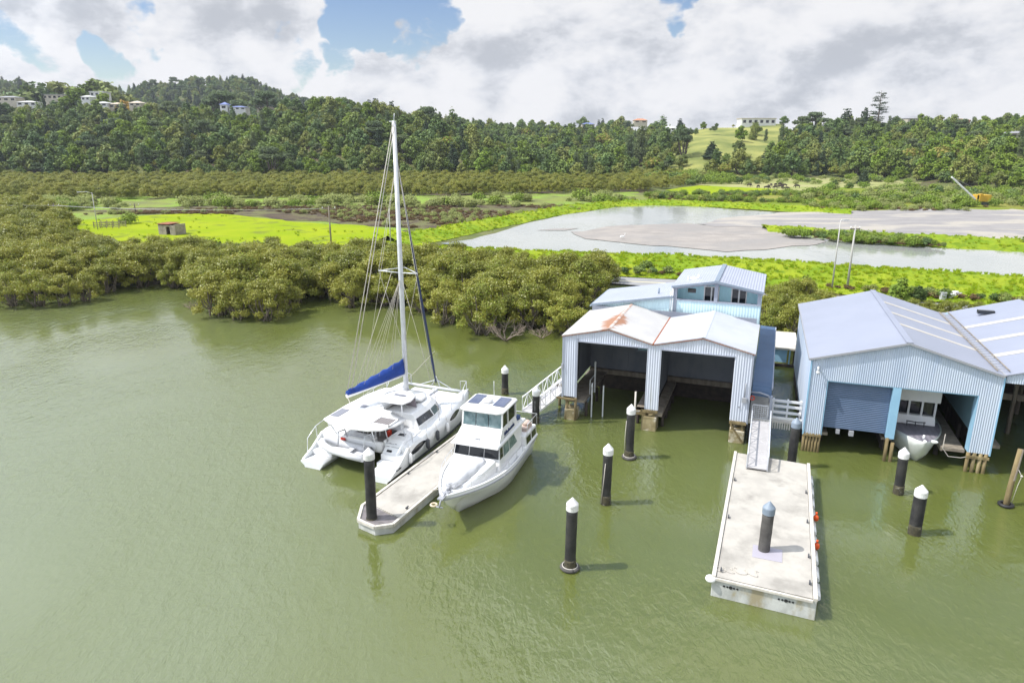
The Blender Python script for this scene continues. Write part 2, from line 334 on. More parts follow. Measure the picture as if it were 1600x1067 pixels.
def water_mat(name, c1, c2, bump1, bump2, rough, sc=1., patch=True, spec=.5, mixscale=.05):
    m, t, b = new_mat(name); n = t.nodes.new; l = t.links.new
    co = n('ShaderNodeTexCoord').outputs['Object']
    def nz(scale, stretch=(1, 1, 1), det=4, rot=0., dist=0.):
        mp = n('ShaderNodeMapping'); mp.inputs['Scale'].default_value = stretch; mp.inputs['Rotation'].default_value = (0, 0, rot); l(co, mp.inputs[0])
        q = n('ShaderNodeTexNoise'); l(mp.outputs[0], q.inputs['Vector']); q.inputs['Scale'].default_value = scale; q.inputs['Detail'].default_value = det
        q.inputs['Distortion'].default_value = dist; q.inputs['Roughness'].default_value = .55; return q.outputs[0]
    def rng(a, x, y, lo=0., hi=1.):
        q = n('ShaderNodeMapRange'); l(a, q.inputs[0]); q.inputs[1].default_value = x; q.inputs[2].default_value = y; q.inputs[3].default_value = lo; q.inputs[4].default_value = hi; q.interpolation_type = 'SMOOTHSTEP'; return q.outputs[0]
    mxn = n('ShaderNodeMix'); mxn.data_type = 'RGBA'; l(rng(nz(mixscale, (1, .7, 1), 4, .4, .6), .35, .65), mxn.inputs[0])
    mxn.inputs[6].default_value = rgba(c1); mxn.inputs[7].default_value = rgba(c2); l(mxn.outputs[2], b.inputs['Base Color'])
    b.inputs['IOR'].default_value = 1.82; b.inputs['Specular IOR Level'].default_value = spec
    calm = rng(nz(.055, (1, .55, 1), 3, .35, 1.2), .40, .60, .35, 1.)
    b1 = n('ShaderNodeBump'); b1.inputs['Distance'].default_value = .16; l(nz(1.1 * sc, (1, .62, 1), 3, .5, .5), b1.inputs['Height'])
    b2 = n('ShaderNodeBump'); b2.inputs['Distance'].default_value = .07; l(nz(4.2 * sc, (1, .6, 1), 3, -.35, .6), b2.inputs['Height'])
    mu = n('ShaderNodeMath'); mu.operation = 'MULTIPLY'; l(calm, mu.inputs[0]); mu.inputs[1].default_value = bump1; l(mu.outputs[0], b1.inputs['Strength'])
    mu2 = n('ShaderNodeMath'); mu2.operation = 'MULTIPLY'; l(calm, mu2.inputs[0]); mu2.inputs[1].default_value = bump2; l(mu2.outputs[0], b2.inputs['Strength'])
    l(b1.outputs[0], b2.inputs['Normal']); l(b2.outputs[0], b.inputs['Normal'])
    l(rng(calm, .3, 1., rough * .8, rough * 1.6), b.inputs['Roughness'])
    return m
M = {}
M['water'] = water_mat('estuary_water', (.098, .117, .025), (.113, .136, .050), .42, .58, .035)
wb = MB(); wb.box(-260, 260, -40, 112, -6, 0)
wo_ = wb.build('river_water', M['water'])
wp = M['water'].node_tree.nodes['Principled BSDF']; wp.subsurface_method = 'BURLEY'; wp.inputs['Subsurface Weight'].default_value = .75; wp.inputs['Subsurface Radius'].default_value = (.9, 1.0, .6); wp.inputs['Subsurface Scale'].default_value = .4; tag(wo_, kind='structure')

import bmesh
def sheet(name, pxpoly, z, m, jit=.8, step=3., seed=1, kind='structure', label=None, cat=None, grow=0.):
    P = [Vector(G(a, b, z)) for a, b in pxpoly]; out = []
    for i, p in enumerate(P):
        q = P[(i + 1) % len(P)]; L = (q - p).length; k = max(1, int(L / step))
        for j in range(k):
            a = p.lerp(q, j / k); s_ = jit * min(1, a.y / 150)
            nn = mnoise.noise_vector(a * .12 + Vector((seed * 7, 0, 0))) * s_ * 2.2 + mnoise.noise_vector(a * .5 + Vector((seed, 3, 0))) * s_
            out.append((a.x + nn.x, a.y + nn.y * 1.6, z))
    bm = bmesh.new(); f = bm.faces.new([bm.verts.new(v) for v in out]); bm.normal_update()
    if f.normal.z < 0: f.normal_flip()
    bmesh.ops.triangulate(bm, faces=bm.faces[:]); me = bpy.data.meshes.new(name); bm.to_mesh(me); bm.free()
    me.materials.append(m); o = bpy.data.objects.new(name, me); C.objects.link(o); tag(o, label, cat, kind=kind); return o
GR = (.22, .36, .012)
M['pasture'] = mat('pasture_grass', (.22, .30, .010), (.27, .33, .014), .10, 1., spec=.05, bump=.5, bscale=2.5, bdist=.15, c3=(.17, .21, .03), scale3=.22, lo3=.54, hi3=.66)
M['lush'] = mat('lush_grass', (.17, .27, .018), (.27, .33, .024), .16, 1., spec=.08, bump=1., bscale=2., bdist=.35, c3=(.14, .22, .016), scale3=.55, lo3=.48, hi3=.66)
M['marsh'] = mat('salt_marsh', (.10, .075, .040), (.13, .135, .045), .09, .95, bump=1., bscale=1.5, bdist=.4, c3=(.065, .045, .03), scale3=.3, lo3=.45, hi3=.6)
M['sedge'] = mat('sedge_flat', (.20, .24, .04), (.14, .15, .05), .10, .95, bump=1., bscale=1.5, bdist=.4, c3=(.19, .29, .03), scale3=.06, lo3=.5, hi3=.58)
M['lush2'] = mat('rough_grass', (.15, .22, .020), (.20, .22, .04), .09, 1., spec=.08, bump=1., bscale=1.5, bdist=.4, c3=(.24, .24, .06), scale3=.05, lo3=.48, hi3=.6)
M['tan'] = mat('dry_pasture', (.33, .31, .14), (.24, .27, .075), .05, .95, bump=.5, bscale=1., bdist=.2)
M['gravel'] = mat('dredged_sediment', (.35, .32, .295), (.28, .26, .245), .25, .95, spec=.15, bump=1., bscale=1.3, bdist=.2, c3=(.28, .265, .255), scale3=.07, lo3=.45, hi3=.65, stretch=(1, 1.5, 1))
M['gravel2'] = mat('grey_sediment', (.32, .305, .30), (.27, .258, .258), .12, .95, spec=.15, bump=1., bscale=1.3, bdist=.25, c3=(.40, .37, .33), scale3=.05, lo3=.5, hi3=.6, stretch=(1, 2.5, 1))
M['pond'] = water_mat('pond_water', (.30, .32, .30), (.36, .37, .34), .25, .3, .06, .6, spec=.5, mixscale=.03)
M['asphalt'] = mat('asphalt', (.30, .30, .31), (.26, .26, .27), .6, .9, bump=.2)
M['paint'] = mat('road_paint', (.72, .66, .42), None)
sheet('sedge_flats', [(-200, 335), (-200, 300), (300, 306), (700, 306), (1000, 300), (1030, 312), (960, 322), (640, 360), (600, 372), (300, 400), (0, 380)], .86, M['sedge'], seed=2)
sheet('salt_marsh', [(130, 330), (230, 324), (400, 322), (640, 320), (860, 321), (930, 325), (780, 350), (660, 360), (560, 352), (400, 338), (260, 334)], .92, M['marsh'], seed=3)
sheet('pasture', [(105, 345), (190, 339), (280, 334), (340, 334), (450, 345), (560, 353), (640, 362), (720, 400), (560, 412), (300, 400), (180, 372), (110, 362)], .98, M['pasture'], seed=4)
sheet('dry_pasture', [(1085, 288), (1130, 277), (1250, 274), (1420, 274), (1440, 286), (1380, 300), (1300, 306), (1200, 302)], .92, M['tan'], seed=5)
sheet('field', [(1040, 297), (1090, 290), (1200, 295), (1268, 303), (1200, 305), (1060, 303)], .98, M['pasture'], seed=6, jit=.5)
sheet('marsh_edge', [(1010, 303), (1280, 304), (1600, 312), (1900, 320), (1900, 340), (1240, 332), (1020, 318)], .95, M['lush2'], seed=7)
sheet('rough_field', [(1255, 306), (1290, 292), (1380, 296), (1480, 300), (1700, 310), (1700, 324), (1400, 322), (1260, 320)], 1.0, M['lush2'], seed=17)
pond = sheet('pond_water', [(690, 380), (740, 374), (820, 350), (880, 336), (962, 324), (1020, 321), (1100, 324), (1230, 333), (1500, 336), (2000, 345), (2000, 470), (1600, 432), (1400, 421), (1200, 408), (1050, 401), (900, 393), (760, 390)], 1.0, M['pond'], jit=.3, seed=8)
sheet('sediment_bank', [(895, 364), (930, 357), (1000, 352), (1075, 350), (1150, 352), (1215, 352), (1240, 362), (1290, 378), (1270, 385), (1200, 391), (1110, 391), (1050, 388), (1000, 381), (940, 375)], 1.06, M['gravel'], jit=1.3, seed=9)
sheet('mudflat', [(840, 360), (870, 357), (905, 357), (880, 360)], 1.05, M['gravel'], jit=.4, seed=31)
sheet('sediment_flat', [(1085, 349), (1160, 340), (1225, 332), (1350, 328), (1480, 326), (1700, 330), (2000, 334), (2000, 400), (1600, 377), (1420, 366), (1290, 362), (1200, 356), (1130, 354)], 1.10, M['gravel2'], jit=1.4, seed=10)
# road
sheet('road', [(880, 428), (930, 431), (1055, 437), (1180, 450), (1300, 462), (1500, 476), (1900, 505), (1900, 524), (1500, 488), (1300, 472), (1170, 462), (1040, 449), (920, 440), (870, 436)], 1.02, M['asphalt'], jit=.02, step=20, seed=11)
sheet('road_line', [(900, 434.6), (1050, 442.6), (1180, 455.5), (1400, 474), (1700, 497), (1700, 498.4), (1400, 475), (1180, 456.4), (1050, 443.4), (900, 435.3)], 1.03, M['paint'], jit=0, step=40, seed=12)
# grass banks (raised ribbons)
def ribbon(name, far, near, z0, h, m, n1=300, n2=22, seed=0, peak=.35, rough=.25, kind='structure'):
    def samp(pl, t):
        P = [Vector(G(a, b, z0)) for a, b in pl]; Ls = [0]
        for i in range(len(P) - 1): Ls.append(Ls[-1] + (P[i + 1] - P[i]).length)
        s_ = t * Ls[-1]
        for i in range(len(P) - 1):
            if s_ <= Ls[i + 1] + 1e-6: return P[i].lerp(P[i + 1], (s_ - Ls[i]) / (Ls[i + 1] - Ls[i]))
        return P[-1]
    vs = []; fs = []
    for i in range(n1 + 1):
        a = samp(far, i / n1); b = samp(near, i / n1)
        for j in range(n2 + 1):
            t = j / n2; p = a.lerp(b, t)
            pr_ = (t / peak if t < peak else 1 - (t - peak) / (1 - peak)) ; pr_ = max(pr_, 0) ** .8
            e = min(1, min(t, 1 - t) * 6)
            nn = mnoise.noise(p * .35 + Vector((seed, 0, 0))) * .5 + mnoise.noise(p * 1.1) * .35 + mnoise.noise(p * 2.7) * .2
            q = mnoise.noise(Vector((p.x * .3, p.y * .3, seed + 5.)))
            vs.append((p.x, p.y + (q * 1.1 if j in (0, n2) else 0), z0 - .15 + pr_ * h + e * nn * rough * 2.4))
    for i in range(n1):
        for j in range(n2):
            o = i * (n2 + 1) + j; fs.append((o, o + 1, o + n2 + 2, o + n2 + 1))
    me = bpy.data.meshes.new(name); me.from_pydata(vs, [], fs); me.polygons.foreach_set('use_smooth', [True] * len(fs))
    me.materials.append(m); o = bpy.data.objects.new(name, me); C.objects.link(o); tag(o, kind=kind); return o, vs
bankA, bvA = ribbon('grass_bank', [(655, 386), (720, 390), (900, 395), (1050, 399), (1200, 406), (1400, 419), (1600, 431), (1900, 452)],
                    [(600, 405), (720, 412), (900, 427), (1050, 434), (1200, 449), (1400, 464), (1600, 480), (1900, 502)], 1.05, 1.0, M['lush'], 420, 26, 1)
bankB, bvB = ribbon('grass_bank', [(590, 374), (632, 366), (755, 345), (857, 327), (958, 316), (1060, 316), (1200, 322), (1330, 331)],
                    [(640, 384), (690, 375), (795, 352), (878, 335), (965, 322.5), (1060, 320.5), (1200, 328), (1330, 336)], 1.02, 1.0, M['lush'], 420, 12, 2)
bankC, bvC = ribbon('grass_spit', [(1190, 356), (1260, 359), (1330, 364), (1450, 368), (1600, 374), (1900, 386)],
                    [(1200, 362), (1260, 367), (1320, 377), (1450, 386), (1600, 394), (1900, 408)], 1.08, .9, M['lush'], 260, 14, 3)

# ================================================================== FOLIAGE
M['mang'] = leaf_mat('mangrove_leaves', [(.13, .155, .022), (.23, .245, .034), (.31, .31, .048), (.38, .37, .085)], .25, .45, .35, .55, .5)
M['mangb'] = leaf_mat('mangrove_young_leaves', [(.22, .29, .045), (.30, .36, .06)], .2, .45, .35, .5)
M['bush'] = leaf_mat('bush_leaves', [(.035, .07, .020), (.085, .14, .032), (.15, .21, .040), (.24, .26, .06), (.10, .17, .055), (.19, .26, .055), (.05, .10, .03)], .1, .6, .12, .3, .3)
M['bright'] = leaf_mat('bright_leaves', [(.13, .20, .03), (.20, .27, .04), (.15, .26, .04)], .15, .6, .2, .4)
M['pine'] = leaf_mat('pine_needles', [(.030, .052, .028), (.045, .072, .034), (.065, .090, .042)], .15, .7, .2, .4, .2)
M['gum'] = leaf_mat('gum_leaves', [(.10, .145, .07), (.13, .17, .08), (.15, .18, .075)], .3, .6, .2, .4)
M['flower'] = leaf_mat('flowering_leaves', [(.30, .27, .07), (.38, .34, .10)], .3, .6, .2, .5)
M['autumn'] = leaf_mat('orange_leaves', [(.34, .22, .04), (.42, .30, .06)], .3, .6, .2, .5)
M['sage'] = leaf_mat('sage_leaves', [(.25, .29, .11), (.32, .36, .13), (.19, .22, .07)], .3, .7, .2, .4)
M['dryleaf'] = leaf_mat('dry_brush', [(.13, .085, .045), (.17, .12, .06), (.09, .06, .035)], .15, .8, .2, .5)
M['bark'] = mat('bark', (.15, .125, .10), (.09, .075, .06), 3, .9, bump=.5)
M['pale_bark'] = mat('pale_mangrove_bark', (.24, .20, .16), (.12, .10, .08), 2.5, .9, bump=.5)
M['dead'] = mat('bleached_wood', (.36, .29, .24), (.22, .17, .14), 2.5, .9, bump=.4)
rg = np.random.default_rng(5)
def limbs(name, base_r, lobes, seed, m, nst=4, spread=.5, z0=-.3):
    r_ = random.Random(seed); b = MB()
    for i, l in enumerate(lobes[:12]):
        x0, y0 = r_.uniform(-1, 1) * spread, r_.uniform(-1, 1) * spread
        e = Vector((l[0], l[1], l[2] + .2 * l[4])); s0 = Vector((x0, y0, z0)); mid = s0.lerp(e, .5) + Vector((r_.uniform(-.4, .4), r_.uniform(-.4, .4), -.1 * e.z))
        path = [s0, s0.lerp(mid, .5) + Vector((r_.uniform(-.15, .15), r_.uniform(-.15, .15), .1)), mid, mid.lerp(e, .5) + Vector((r_.uniform(-.2, .2), r_.uniform(-.2, .2), .1)), e]
        b.tube(path, [base_r, base_r * .8, base_r * .62, base_r * .4, base_r * .15], 6)
        for k in range(2):
            p = path[2 + k]; q = p + Vector((r_.uniform(-1, 1), r_.uniform(-1, 1), r_.uniform(.2, .9))) * l[3] * .6
            b.tube([p, p.lerp(q, .5) + Vector((0, 0, -.1)), q], [base_r * .4, base_r * .28, base_r * .1], 5)
    return b.build(name, m)
def proto(name, label, cat, group, crown, trunk):
    e = thing(name, label, cat, (0, 0, 0), 0, group)
    co = bpy.data.objects.new('crown', crown); C.objects.link(co); co.parent = e
    trunk.name = 'trunk'; trunk.parent = e; KIDS[e.name] = [co, trunk]; return e
USED = set()
def plant(p, loc, rz=0., sc=1., label=None, group=None):
    if p.name not in USED:
        USED.add(p.name); p.location = loc; p.rotation_euler = (0, 0, rz); s3 = sc if isinstance(sc, (tuple, list)) else (sc,) * 3; p.scale = s3
        if label: p['label'] = label
        if group: p['group'] = group
        elif 'group' in p: del p['group']
        return p
    r = copy_tree(p, loc, rz, sc, label, group)
    if not group and 'group' in r: del r['group']
    return r
def rl(n, R0, z, r, seed, zr=.7):
    r_ = random.Random(seed); out = [(0, 0, z, r, r * zr)]
    for i in range(n):
        a = 6.28 * i / n + r_.uniform(-.4, .4); d = R0 * r_.uniform(.6, 1.1); q = r * r_.uniform(.55, .85)
        out.append((d * math.cos(a), d * math.sin(a), z * r_.uniform(.62, 1.05), q, q * zr * r_.uniform(.8, 1.1)))
    return out
GM = 'mangrove trees'
mang = []
for k in range(6):
    lb = rl(9, 2.0, 3.3, 1.05, 40 + k, .8)[1:] + rl(5, 1.0, 4.1, .95, 55 + k, .7) + rl(5, 2.3, 1.45, .75, 65 + k, .8)[1:]
    cr = crown_mesh('mangrove_crown', 40 + k, lb, 8000, .215, [M['mang'], M['mangb']], hollow=.5, lump=.34, up=.4, mi_p=[.04, .10, .05, .22, .06, .12][k], aspect=.55)
    mang.append(proto('mangrove_tree', 'olive green mangrove', 'mangrove', GM, cr, limbs('trunk', .11, lb, 70 + k, M['pale_bark'], spread=.7)))
hill = []; HN = []
for k in range(5):      # round headed bush trees
    lb = rl(8, 2.3, 5.0, 1.35, 100 + k, .85) ; lb += rl(4, 1.0, 6.3, 1.1, 120 + k, .8); lb += rl(5, 1.9, 2.7, 1.3, 130 + k, .8)
    cr = crown_mesh('bush_crown', 100 + k, lb, 2000, .72, [M['bush'] if k < 4 else M['bright']], hollow=.6, lump=.3, aspect=.7)
    hill.append(proto('bush_tree', 'dark green bush tree', 'tree', None, cr, limbs('trunk', .2, lb[:5], 160 + k, M['bark']))); HN.append('round')
for k in range(3):      # upright, conical native trees
    r_ = random.Random(k); lb = [(r_.uniform(-.3, .3), r_.uniform(-.3, .3), 1.6 + 1.15 * i, 2.2 * (1 - i / 8.) + .25, 1.15) for i in range(7)]
    cr = crown_mesh('upright_crown', 200 + k, lb, 1400, .85, [M['pine'] if k else M['bush']], hollow=.55, lump=.3, aspect=.6)
    hill.append(proto('upright_tree', 'upright dark tree', 'tree', None, cr, limbs('trunk', .16, [(0, 0, 8, .5, .5), (0.3, 0, 5, .5, .5)], 230 + k, M['bark'], spread=.1))); HN.append('upright')
lb = rl(6, 2.6, 6.6, 1.9, 300, .45); cr = crown_mesh('umbrella_crown', 300, lb, 1300, .8, [M['gum']], hollow=.6, aspect=.6)
hill.append(proto('umbrella_tree', 'broad headed gum tree', 'tree', None, cr, limbs('trunk', .26, lb, 301, M['bark'], spread=.15)))
lb = [(0.4 * math.sin(i * 2.1), .4 * math.cos(i * 2.1), 3 + 1.3 * i, 1.9 - .1 * i, 1.2) for i in range(8)]
cr = crown_mesh('poplar_crown', 310, lb, 1700, .75, [M['gum']], hollow=.45, aspect=.5); hill.append(proto('gum_tree', 'tall feathery gum tree', 'tree', None, cr, limbs('trunk', .25, [(0, 0, 12, 1, 1), (.8, 0, 8, 1, 1), (-.8, .3, 6, 1, 1)], 311, M['pale_bark'], spread=.1)))
lb = rl(6, 1.8, 4.2, 1.9, 320, .8); cr = crown_mesh('flowering_crown', 320, lb, 1300, .8, [M['bright'], M['flower']], mi_p=.6, aspect=.7); hill.append(proto('flowering_tree', 'cream flowering tree', 'tree', None, cr, limbs('trunk', .18, lb[:4], 321, M['bark'])))
# layered tall pine seen against the sky
r_ = random.Random(9); lb = []
for i in range(13):
    z = 6.5 + i * 1.05; w = (1.5 + 2.6 * math.sin(min(1, (i + 1) / 9.) * 2.4)) * (.75 if i > 10 else 1)
    for k in range(3):
        a = r_.uniform(0, 6.28); lb.append((w * .62 * math.cos(a), w * .62 * math.sin(a), z + r_.uniform(-.3, .3), w * .5, .34))
cr = crown_mesh('tall_pine_crown', 330, lb, 2100, .6, [M['pine']], hollow=.5, aspect=.5, lump=.2); 
tb = MB(); tb.tube([(0, 0, -.5), (.1, 0, 8), (-.1, .1, 15), (0, 0, 20.5)], [.45, .34, .2, .05], 8)
for l in lb: tb.tube([(0, 0, l[2] - .7), (l[0] * .6, l[1] * .6, l[2] - .4), (l[0] * 1.3, l[1] * 1.3, l[2])], [.11, .07, .02], 4)
tp = proto('tall_pine', 'tall open layered pine', 'tree', None, cr, tb.build('trunk', M['bark'])); hill.append(tp)
lb = [(0, 0, .8 + .75 * i, .62 * (1 - i / 12.) + .1, .8) for i in range(9)]
cr = crown_mesh('cypress_crown', 340, lb, 900, .45, [M['pine']], hollow=.6); hill.append(proto('cypress_tree', 'thin dark cypress', 'tree', None, cr, limbs('trunk', .12, [(0, 0, 5, .3, .3)], 341, M['bark'], spread=.05)))
lb = rl(5, 1.5, 2.4, 1.5, 350, .8); cr = crown_mesh('autumn_crown', 350, lb, 800, .6, [M['autumn']], hollow=.6, aspect=.7); hill.append(proto('autumn_tree', 'domed orange leaved tree', 'tree', None, cr, limbs('trunk', .15, lb[:3], 351, M['bark'])))
def bare_mesh(seed, n, m, hgt_=6., r0=.16, sq=1.):
    r_ = random.Random(seed); b = MB()
    def br(p, d, L, r, lv):
        q = p + d * L; mid = p.lerp(q, .5) + Vector((r_.uniform(-1, 1), r_.uniform(-1, 1), r_.uniform(-1, 1))) * L * .12
        b.tube([p, mid, q], [r, r * .8, r * .55], 5)
        if lv:
            for _ in range(3 if lv > 1 else 4):
                d2 = (d + Vector((r_.uniform(-1, 1), r_.uniform(-1, 1), r_.uniform(-.5, .8) * sq)) * .85).normalized(); br(mid.lerp(q, r_.random()), d2, L * r_.uniform(.55, .8), r * .5, lv - 1)
    for i in range(n):
        a = 6.28 * i / n; br(Vector((0, 0, -.2)), Vector((math.cos(a) * .5, math.sin(a) * .5, 1 * sq)).normalized(), hgt_ * .42, r0, 3)
    return b
(ROUND0, ROUND1, ROUND2, ROUND3, BRIGHT, UP0, UP1, UP2, UMB, GUM, FLOW, TPINE, CYP, AUT) = hill
TREEH = {id(p): h for p, h in zip(hill, [7.2, 7.2, 7.2, 7.2, 7.2, 9.8, 9.8, 9.8, 7.6, 13.2, 6.1, 20.5, 7.2, 3.9])}
def xy(px, y): return (px - CX) / F * (y * cs + 14 * sn)
def gh(x, y): return float(hgt(np.array([x]), np.array([y]))[0])
def landmark(p, px, y, top, label, wide=1., dx=0.):
    for _ in range(3):
        x = (px - CX) / F * (y * cs - (V(y, top) - H) * sn); g = gh(x, y)
    s = max(.3, (V(y, top) - g) / TREEH[id(p)]); return plant(p, (x, y, g - .2), rg.uniform(0, 6.28), (s * wide, s * wide, s), label)
landmark(TPINE, 1378, 468, 141, 'tall open layered pine standing highest on the right ridge skyline')
landmark(UP1, 1325, 470, 168, 'dark pine on the right ridge left of the tall layered pine, widest of the two', 1.5)
landmark(UP2, 1354, 468, 166, 'slim dark pine close beside the tall layered pine')
landmark(UMB, 1276, 474, 174, 'open crowned tree breaking the skyline above the right wooded slope', 1.1)
landmark(UMB, 668, 408, 165, 'broad domed gum tree on the ridge just right of the catamaran mast', .95)
landmark(UP1, 586, 420, 152, 'ragged dark pine on the ridge just left of the catamaran masthead')
landmark(UP2, 611, 420, 156, 'narrow dark pine rising directly behind the catamaran masthead')
landmark(UP0, 706, 400, 167, 'dark tree poking above the ridge right of the domed gum tree')
landmark(GUM, 1003, 372, 196, 'tall feathery grey green gum at the left edge of the open hill pasture', 1.25)
landmark(GUM, 985, 380, 210, 'shorter grey green gum leaning against the tall feathery gum', 1.3)
landmark(UMB, 1070, 362, 199, 'tall brownish gum standing on the open hill pasture below the ridge', .8)
landmark(UP2, 1113, 352, 219, 'dark rounded tree standing alone in the middle of the hill pasture', 1.7)
landmark(ROUND1, 1156, 352, 219, 'dark tree on the hill pasture below the long white house', 1.1)
landmark(ROUND0, 912, 665, 183, 'round dark tree on the far centre ridge beside a pale roof', 1.)
landmark(UP1, 942, 670, 184, 'pointed dark tree on the far centre ridge right of the round one', 1.)
landmark(ROUND2, 971, 668, 181, 'flat topped dark tree on the far grassy knoll')
landmark(UP0, 1037, 640, 180, 'dark pointed pine on the skyline left of the hill pasture', 1.5)
landmark(UP1, 1064, 640, 184, 'small dark pine on the skyline just right of a larger pine', 1.3)
landmark(BRIGHT, 1100, 460, 190, 'light green round tree on top of the hill pasture', 1.2)
landmark(ROUND3, 1120, 462, 192, 'dark wide shrub tree along the top edge of the hill pasture', 1.3)
landmark(FLOW, 1146, 462, 194, 'cream tinged tree left of the long white house')
landmark(UMB, 1182, 482, 184, 'bare looking thin crowned tree behind the long white house')
landmark(ROUND0, 1200, 482, 190, 'olive tree behind the right end of the long white house')
landmark(ROUND2, 1226, 458, 181, 'large dark green tree right of the long white house', 1.4)
landmark(AUT, 192, 436, 155, 'domed orange leaved tree between two houses on the left hill', .9)
landmark(BRIGHT, 118, 452, 137, 'large bright green tree among the houses on the left hill', 1.3)
landmark(CYP, 65, 446, 143, 'thin dark cypress beside the houses at the far left')
landmark(BRIGHT, 160, 440, 145, 'yellow green round tree below the flat roofed house on the left hill', 1.1)
landmark(ROUND1, 148, 520, 124, 'dark tree clump above the flat roofed house on the left hill', 1.3)
landmark(ROUND3, 163, 520, 128, 'second dark round tree above the flat roofed house on the left hill', 1.3)
landmark(ROUND2, 93, 520, 128, 'dark tree on the skyline behind the bright green tree', 1.4)
landmark(ROUND0, 54, 500, 130, 'grey green domed tree in front of the far left wooded knoll', 1.5)
landmark(UMB, 415, 425, 141, 'pale crowned gum above the cream house on the left hill', 1.1)
landmark(UMB, 348, 440, 142, 'tall olive gum behind the blue roofed house', 1.4)
landmark(FLOW, 1474, 300, 225, 'cream flowering tree, largest on the right wooded slope', 1.2)
landmark(FLOW, 1532, 320, 209, 'cream flowering tree higher on the right wooded slope')
landmark(FLOW, 1500, 330, 216, 'small cream flowering tree between two larger flowering trees')
landmark(FLOW, 946, 252, 301, 'yellowish bush at the near end of the mangrove flats beside the grass bank')
landmark(UP2, 1352, 272, 262, 'single grey green tree at the field edge below the right wood', 1.5)
landmark(ROUND3, 1305, 262, 280, 'low dark bush in the scrub behind the sediment flats', 1.4)
# ---------------- scatter on the hills
def in_houses(px, py_, y): return False
HOUSE_PX = [(20, 70, 425, 470), (95, 135, 430, 470), (150, 220, 425, 450), (335, 440, 420, 440), (1150, 1214, 455, 480), (0, 20, 440, 460), (1540, 1600, 330, 350)]
pts = []
def fill(L, s0, pxa, pxb, dens=1., behind=22, front=0):
    B = min(L['B']) if L is not LD else 560
    y = B + front; 
    while y < max(L['D']) + behind:
        s = s0 * (y / 350.) ** .55; xa, xb = xy(pxa, y), xy(pxb, y); k = int((xb - xa) / s)
        for i in range(k):
            x = xa + (i + rg.random()) * s; yy = y + rg.uniform(-.5, .5) * s; px = pxof(x, yy)
            Bp = ipl(px, L['px'], L['B']); Dp = ipl(px, L['px'], L['D'])
            if yy < Bp + 2 or yy > Dp + behind or rg.random() > dens: continue
            if L is LC and px < 1232 + 10 * math.sin(yy * .1) and yy > 326:
                if rg.random() > .05 + .3 * (px < 1070) or (px > 1140 and yy > 430): continue
            if L is LB and 958 < px < 1012 and yy > 600 and rg.random() > .12: continue
            if L is LA and 40 < px < 130 and yy > 446: continue
            if any(a < px < b and c - 3 < yy < d for a, b, c, d in HOUSE_PX): continue
            pts.append((x, yy, L is LD))
        y += s * .92
fill(LA, 5.5, -60, 985); fill(LB, 6.1, 500, 1048, behind=30); fill(LC, 4.8, 1010, 1680); fill(LD, 6.8, -60, 640, behind=30)
P_ = np.array([(a, b) for a, b, c in pts]); far = np.array([c for a, b, c in pts]); hz = hgt(P_[:, 0], P_[:, 1])
pxp = pxof(P_[:, 0], P_[:, 1])
HW = [.21, .19, .17, .14, .13, .04, .03, .02, .04, .02, .03]; HW = np.array(HW) / sum(HW)
ki = rg.choice(len(HW), len(P_), p=HW)
ki = np.where(far, rg.choice([5, 6, 0, 1, 8], len(P_), p=[.2, .2, .3, .2, .1]), ki)
rightslope = (pxp > 1330) & (P_[:, 1] < 400) & (rg.random(len(P_)) < .6); ki = np.where(rightslope, rg.choice([4, 4, 4, 2, 0, 10], len(P_), p=[.25, .25, .2, .15, .1, .05]), ki)
pn_ = np.array([mnoise.noise(Vector((a * .018, b * .018, 3.))) for a, b in P_]); pm_n = np.array([mnoise.noise(Vector((a * .03, b * .03, 9.))) for a, b in P_])
rr_ = rg.random(len(P_))
ki = np.where(~far & (pn_ > .18) & (rr_ < .75), rg.choice([0, 2, 4, 8], len(P_), p=[.4, .2, .3, .1]), ki); ki = np.where(~far & (pn_ < -.22) & (rr_ < .6), rg.choice([1, 3, 5, 6], len(P_), p=[.35, .35, .15, .15]), ki)
sc_ = rg.uniform(.5, 1.1, len(P_)) * np.where(rg.random(len(P_)) < .25, 1.55, 1.) * (1 + .35 * pm_n) * np.where(far, 1.25, 1.) * np.where(pxp > 1380, .85, 1.)
HT = np.array([7.2, 7.2, 7.2, 7.2, 7.2, 9.8, 9.8, 9.8, 7.6, 13.2, 6.1])
zt_lim = np.where(far, 14., 12.); sc_ = np.minimum(sc_, zt_lim / HT[ki])
rz_ = rg.uniform(0, 6.28, len(P_))
order = np.argsort(P_[:, 1] - sc_ * 30); one = order[[pxp[i] > -15 and pxp[i] < 1615 for i in order]][:280]
def region(px):
    return ('at the foot of the left bush hillside behind the flats' if px < 930 else 'at the foot of the slope behind the right fields')
KN = ['rounded dark green', 'rounded deep green', 'rounded mid green', 'rounded shadowy green', 'rounded light green', 'upright dark green', 'pointed dark', 'narrow pointed dark', 'flat topped grey green', 'tall feathery grey green', 'cream flowering']
KN = [KN[0], KN[0], KN[0], KN[0], KN[4], KN[5], KN[5], KN[5], KN[8], KN[9], KN[10]]
for i in one:
    lab = f"{KN[ki[i]]} tree {region(pxp[i])}"
    plant(hill[ki[i]], (P_[i, 0], P_[i, 1], hz[i] - .3), rz_[i], float(sc_[i]), lab, f"{KN[ki[i]]} trees {region(pxp[i])}")
rest = np.setdiff1d(np.arange(len(P_)), one)
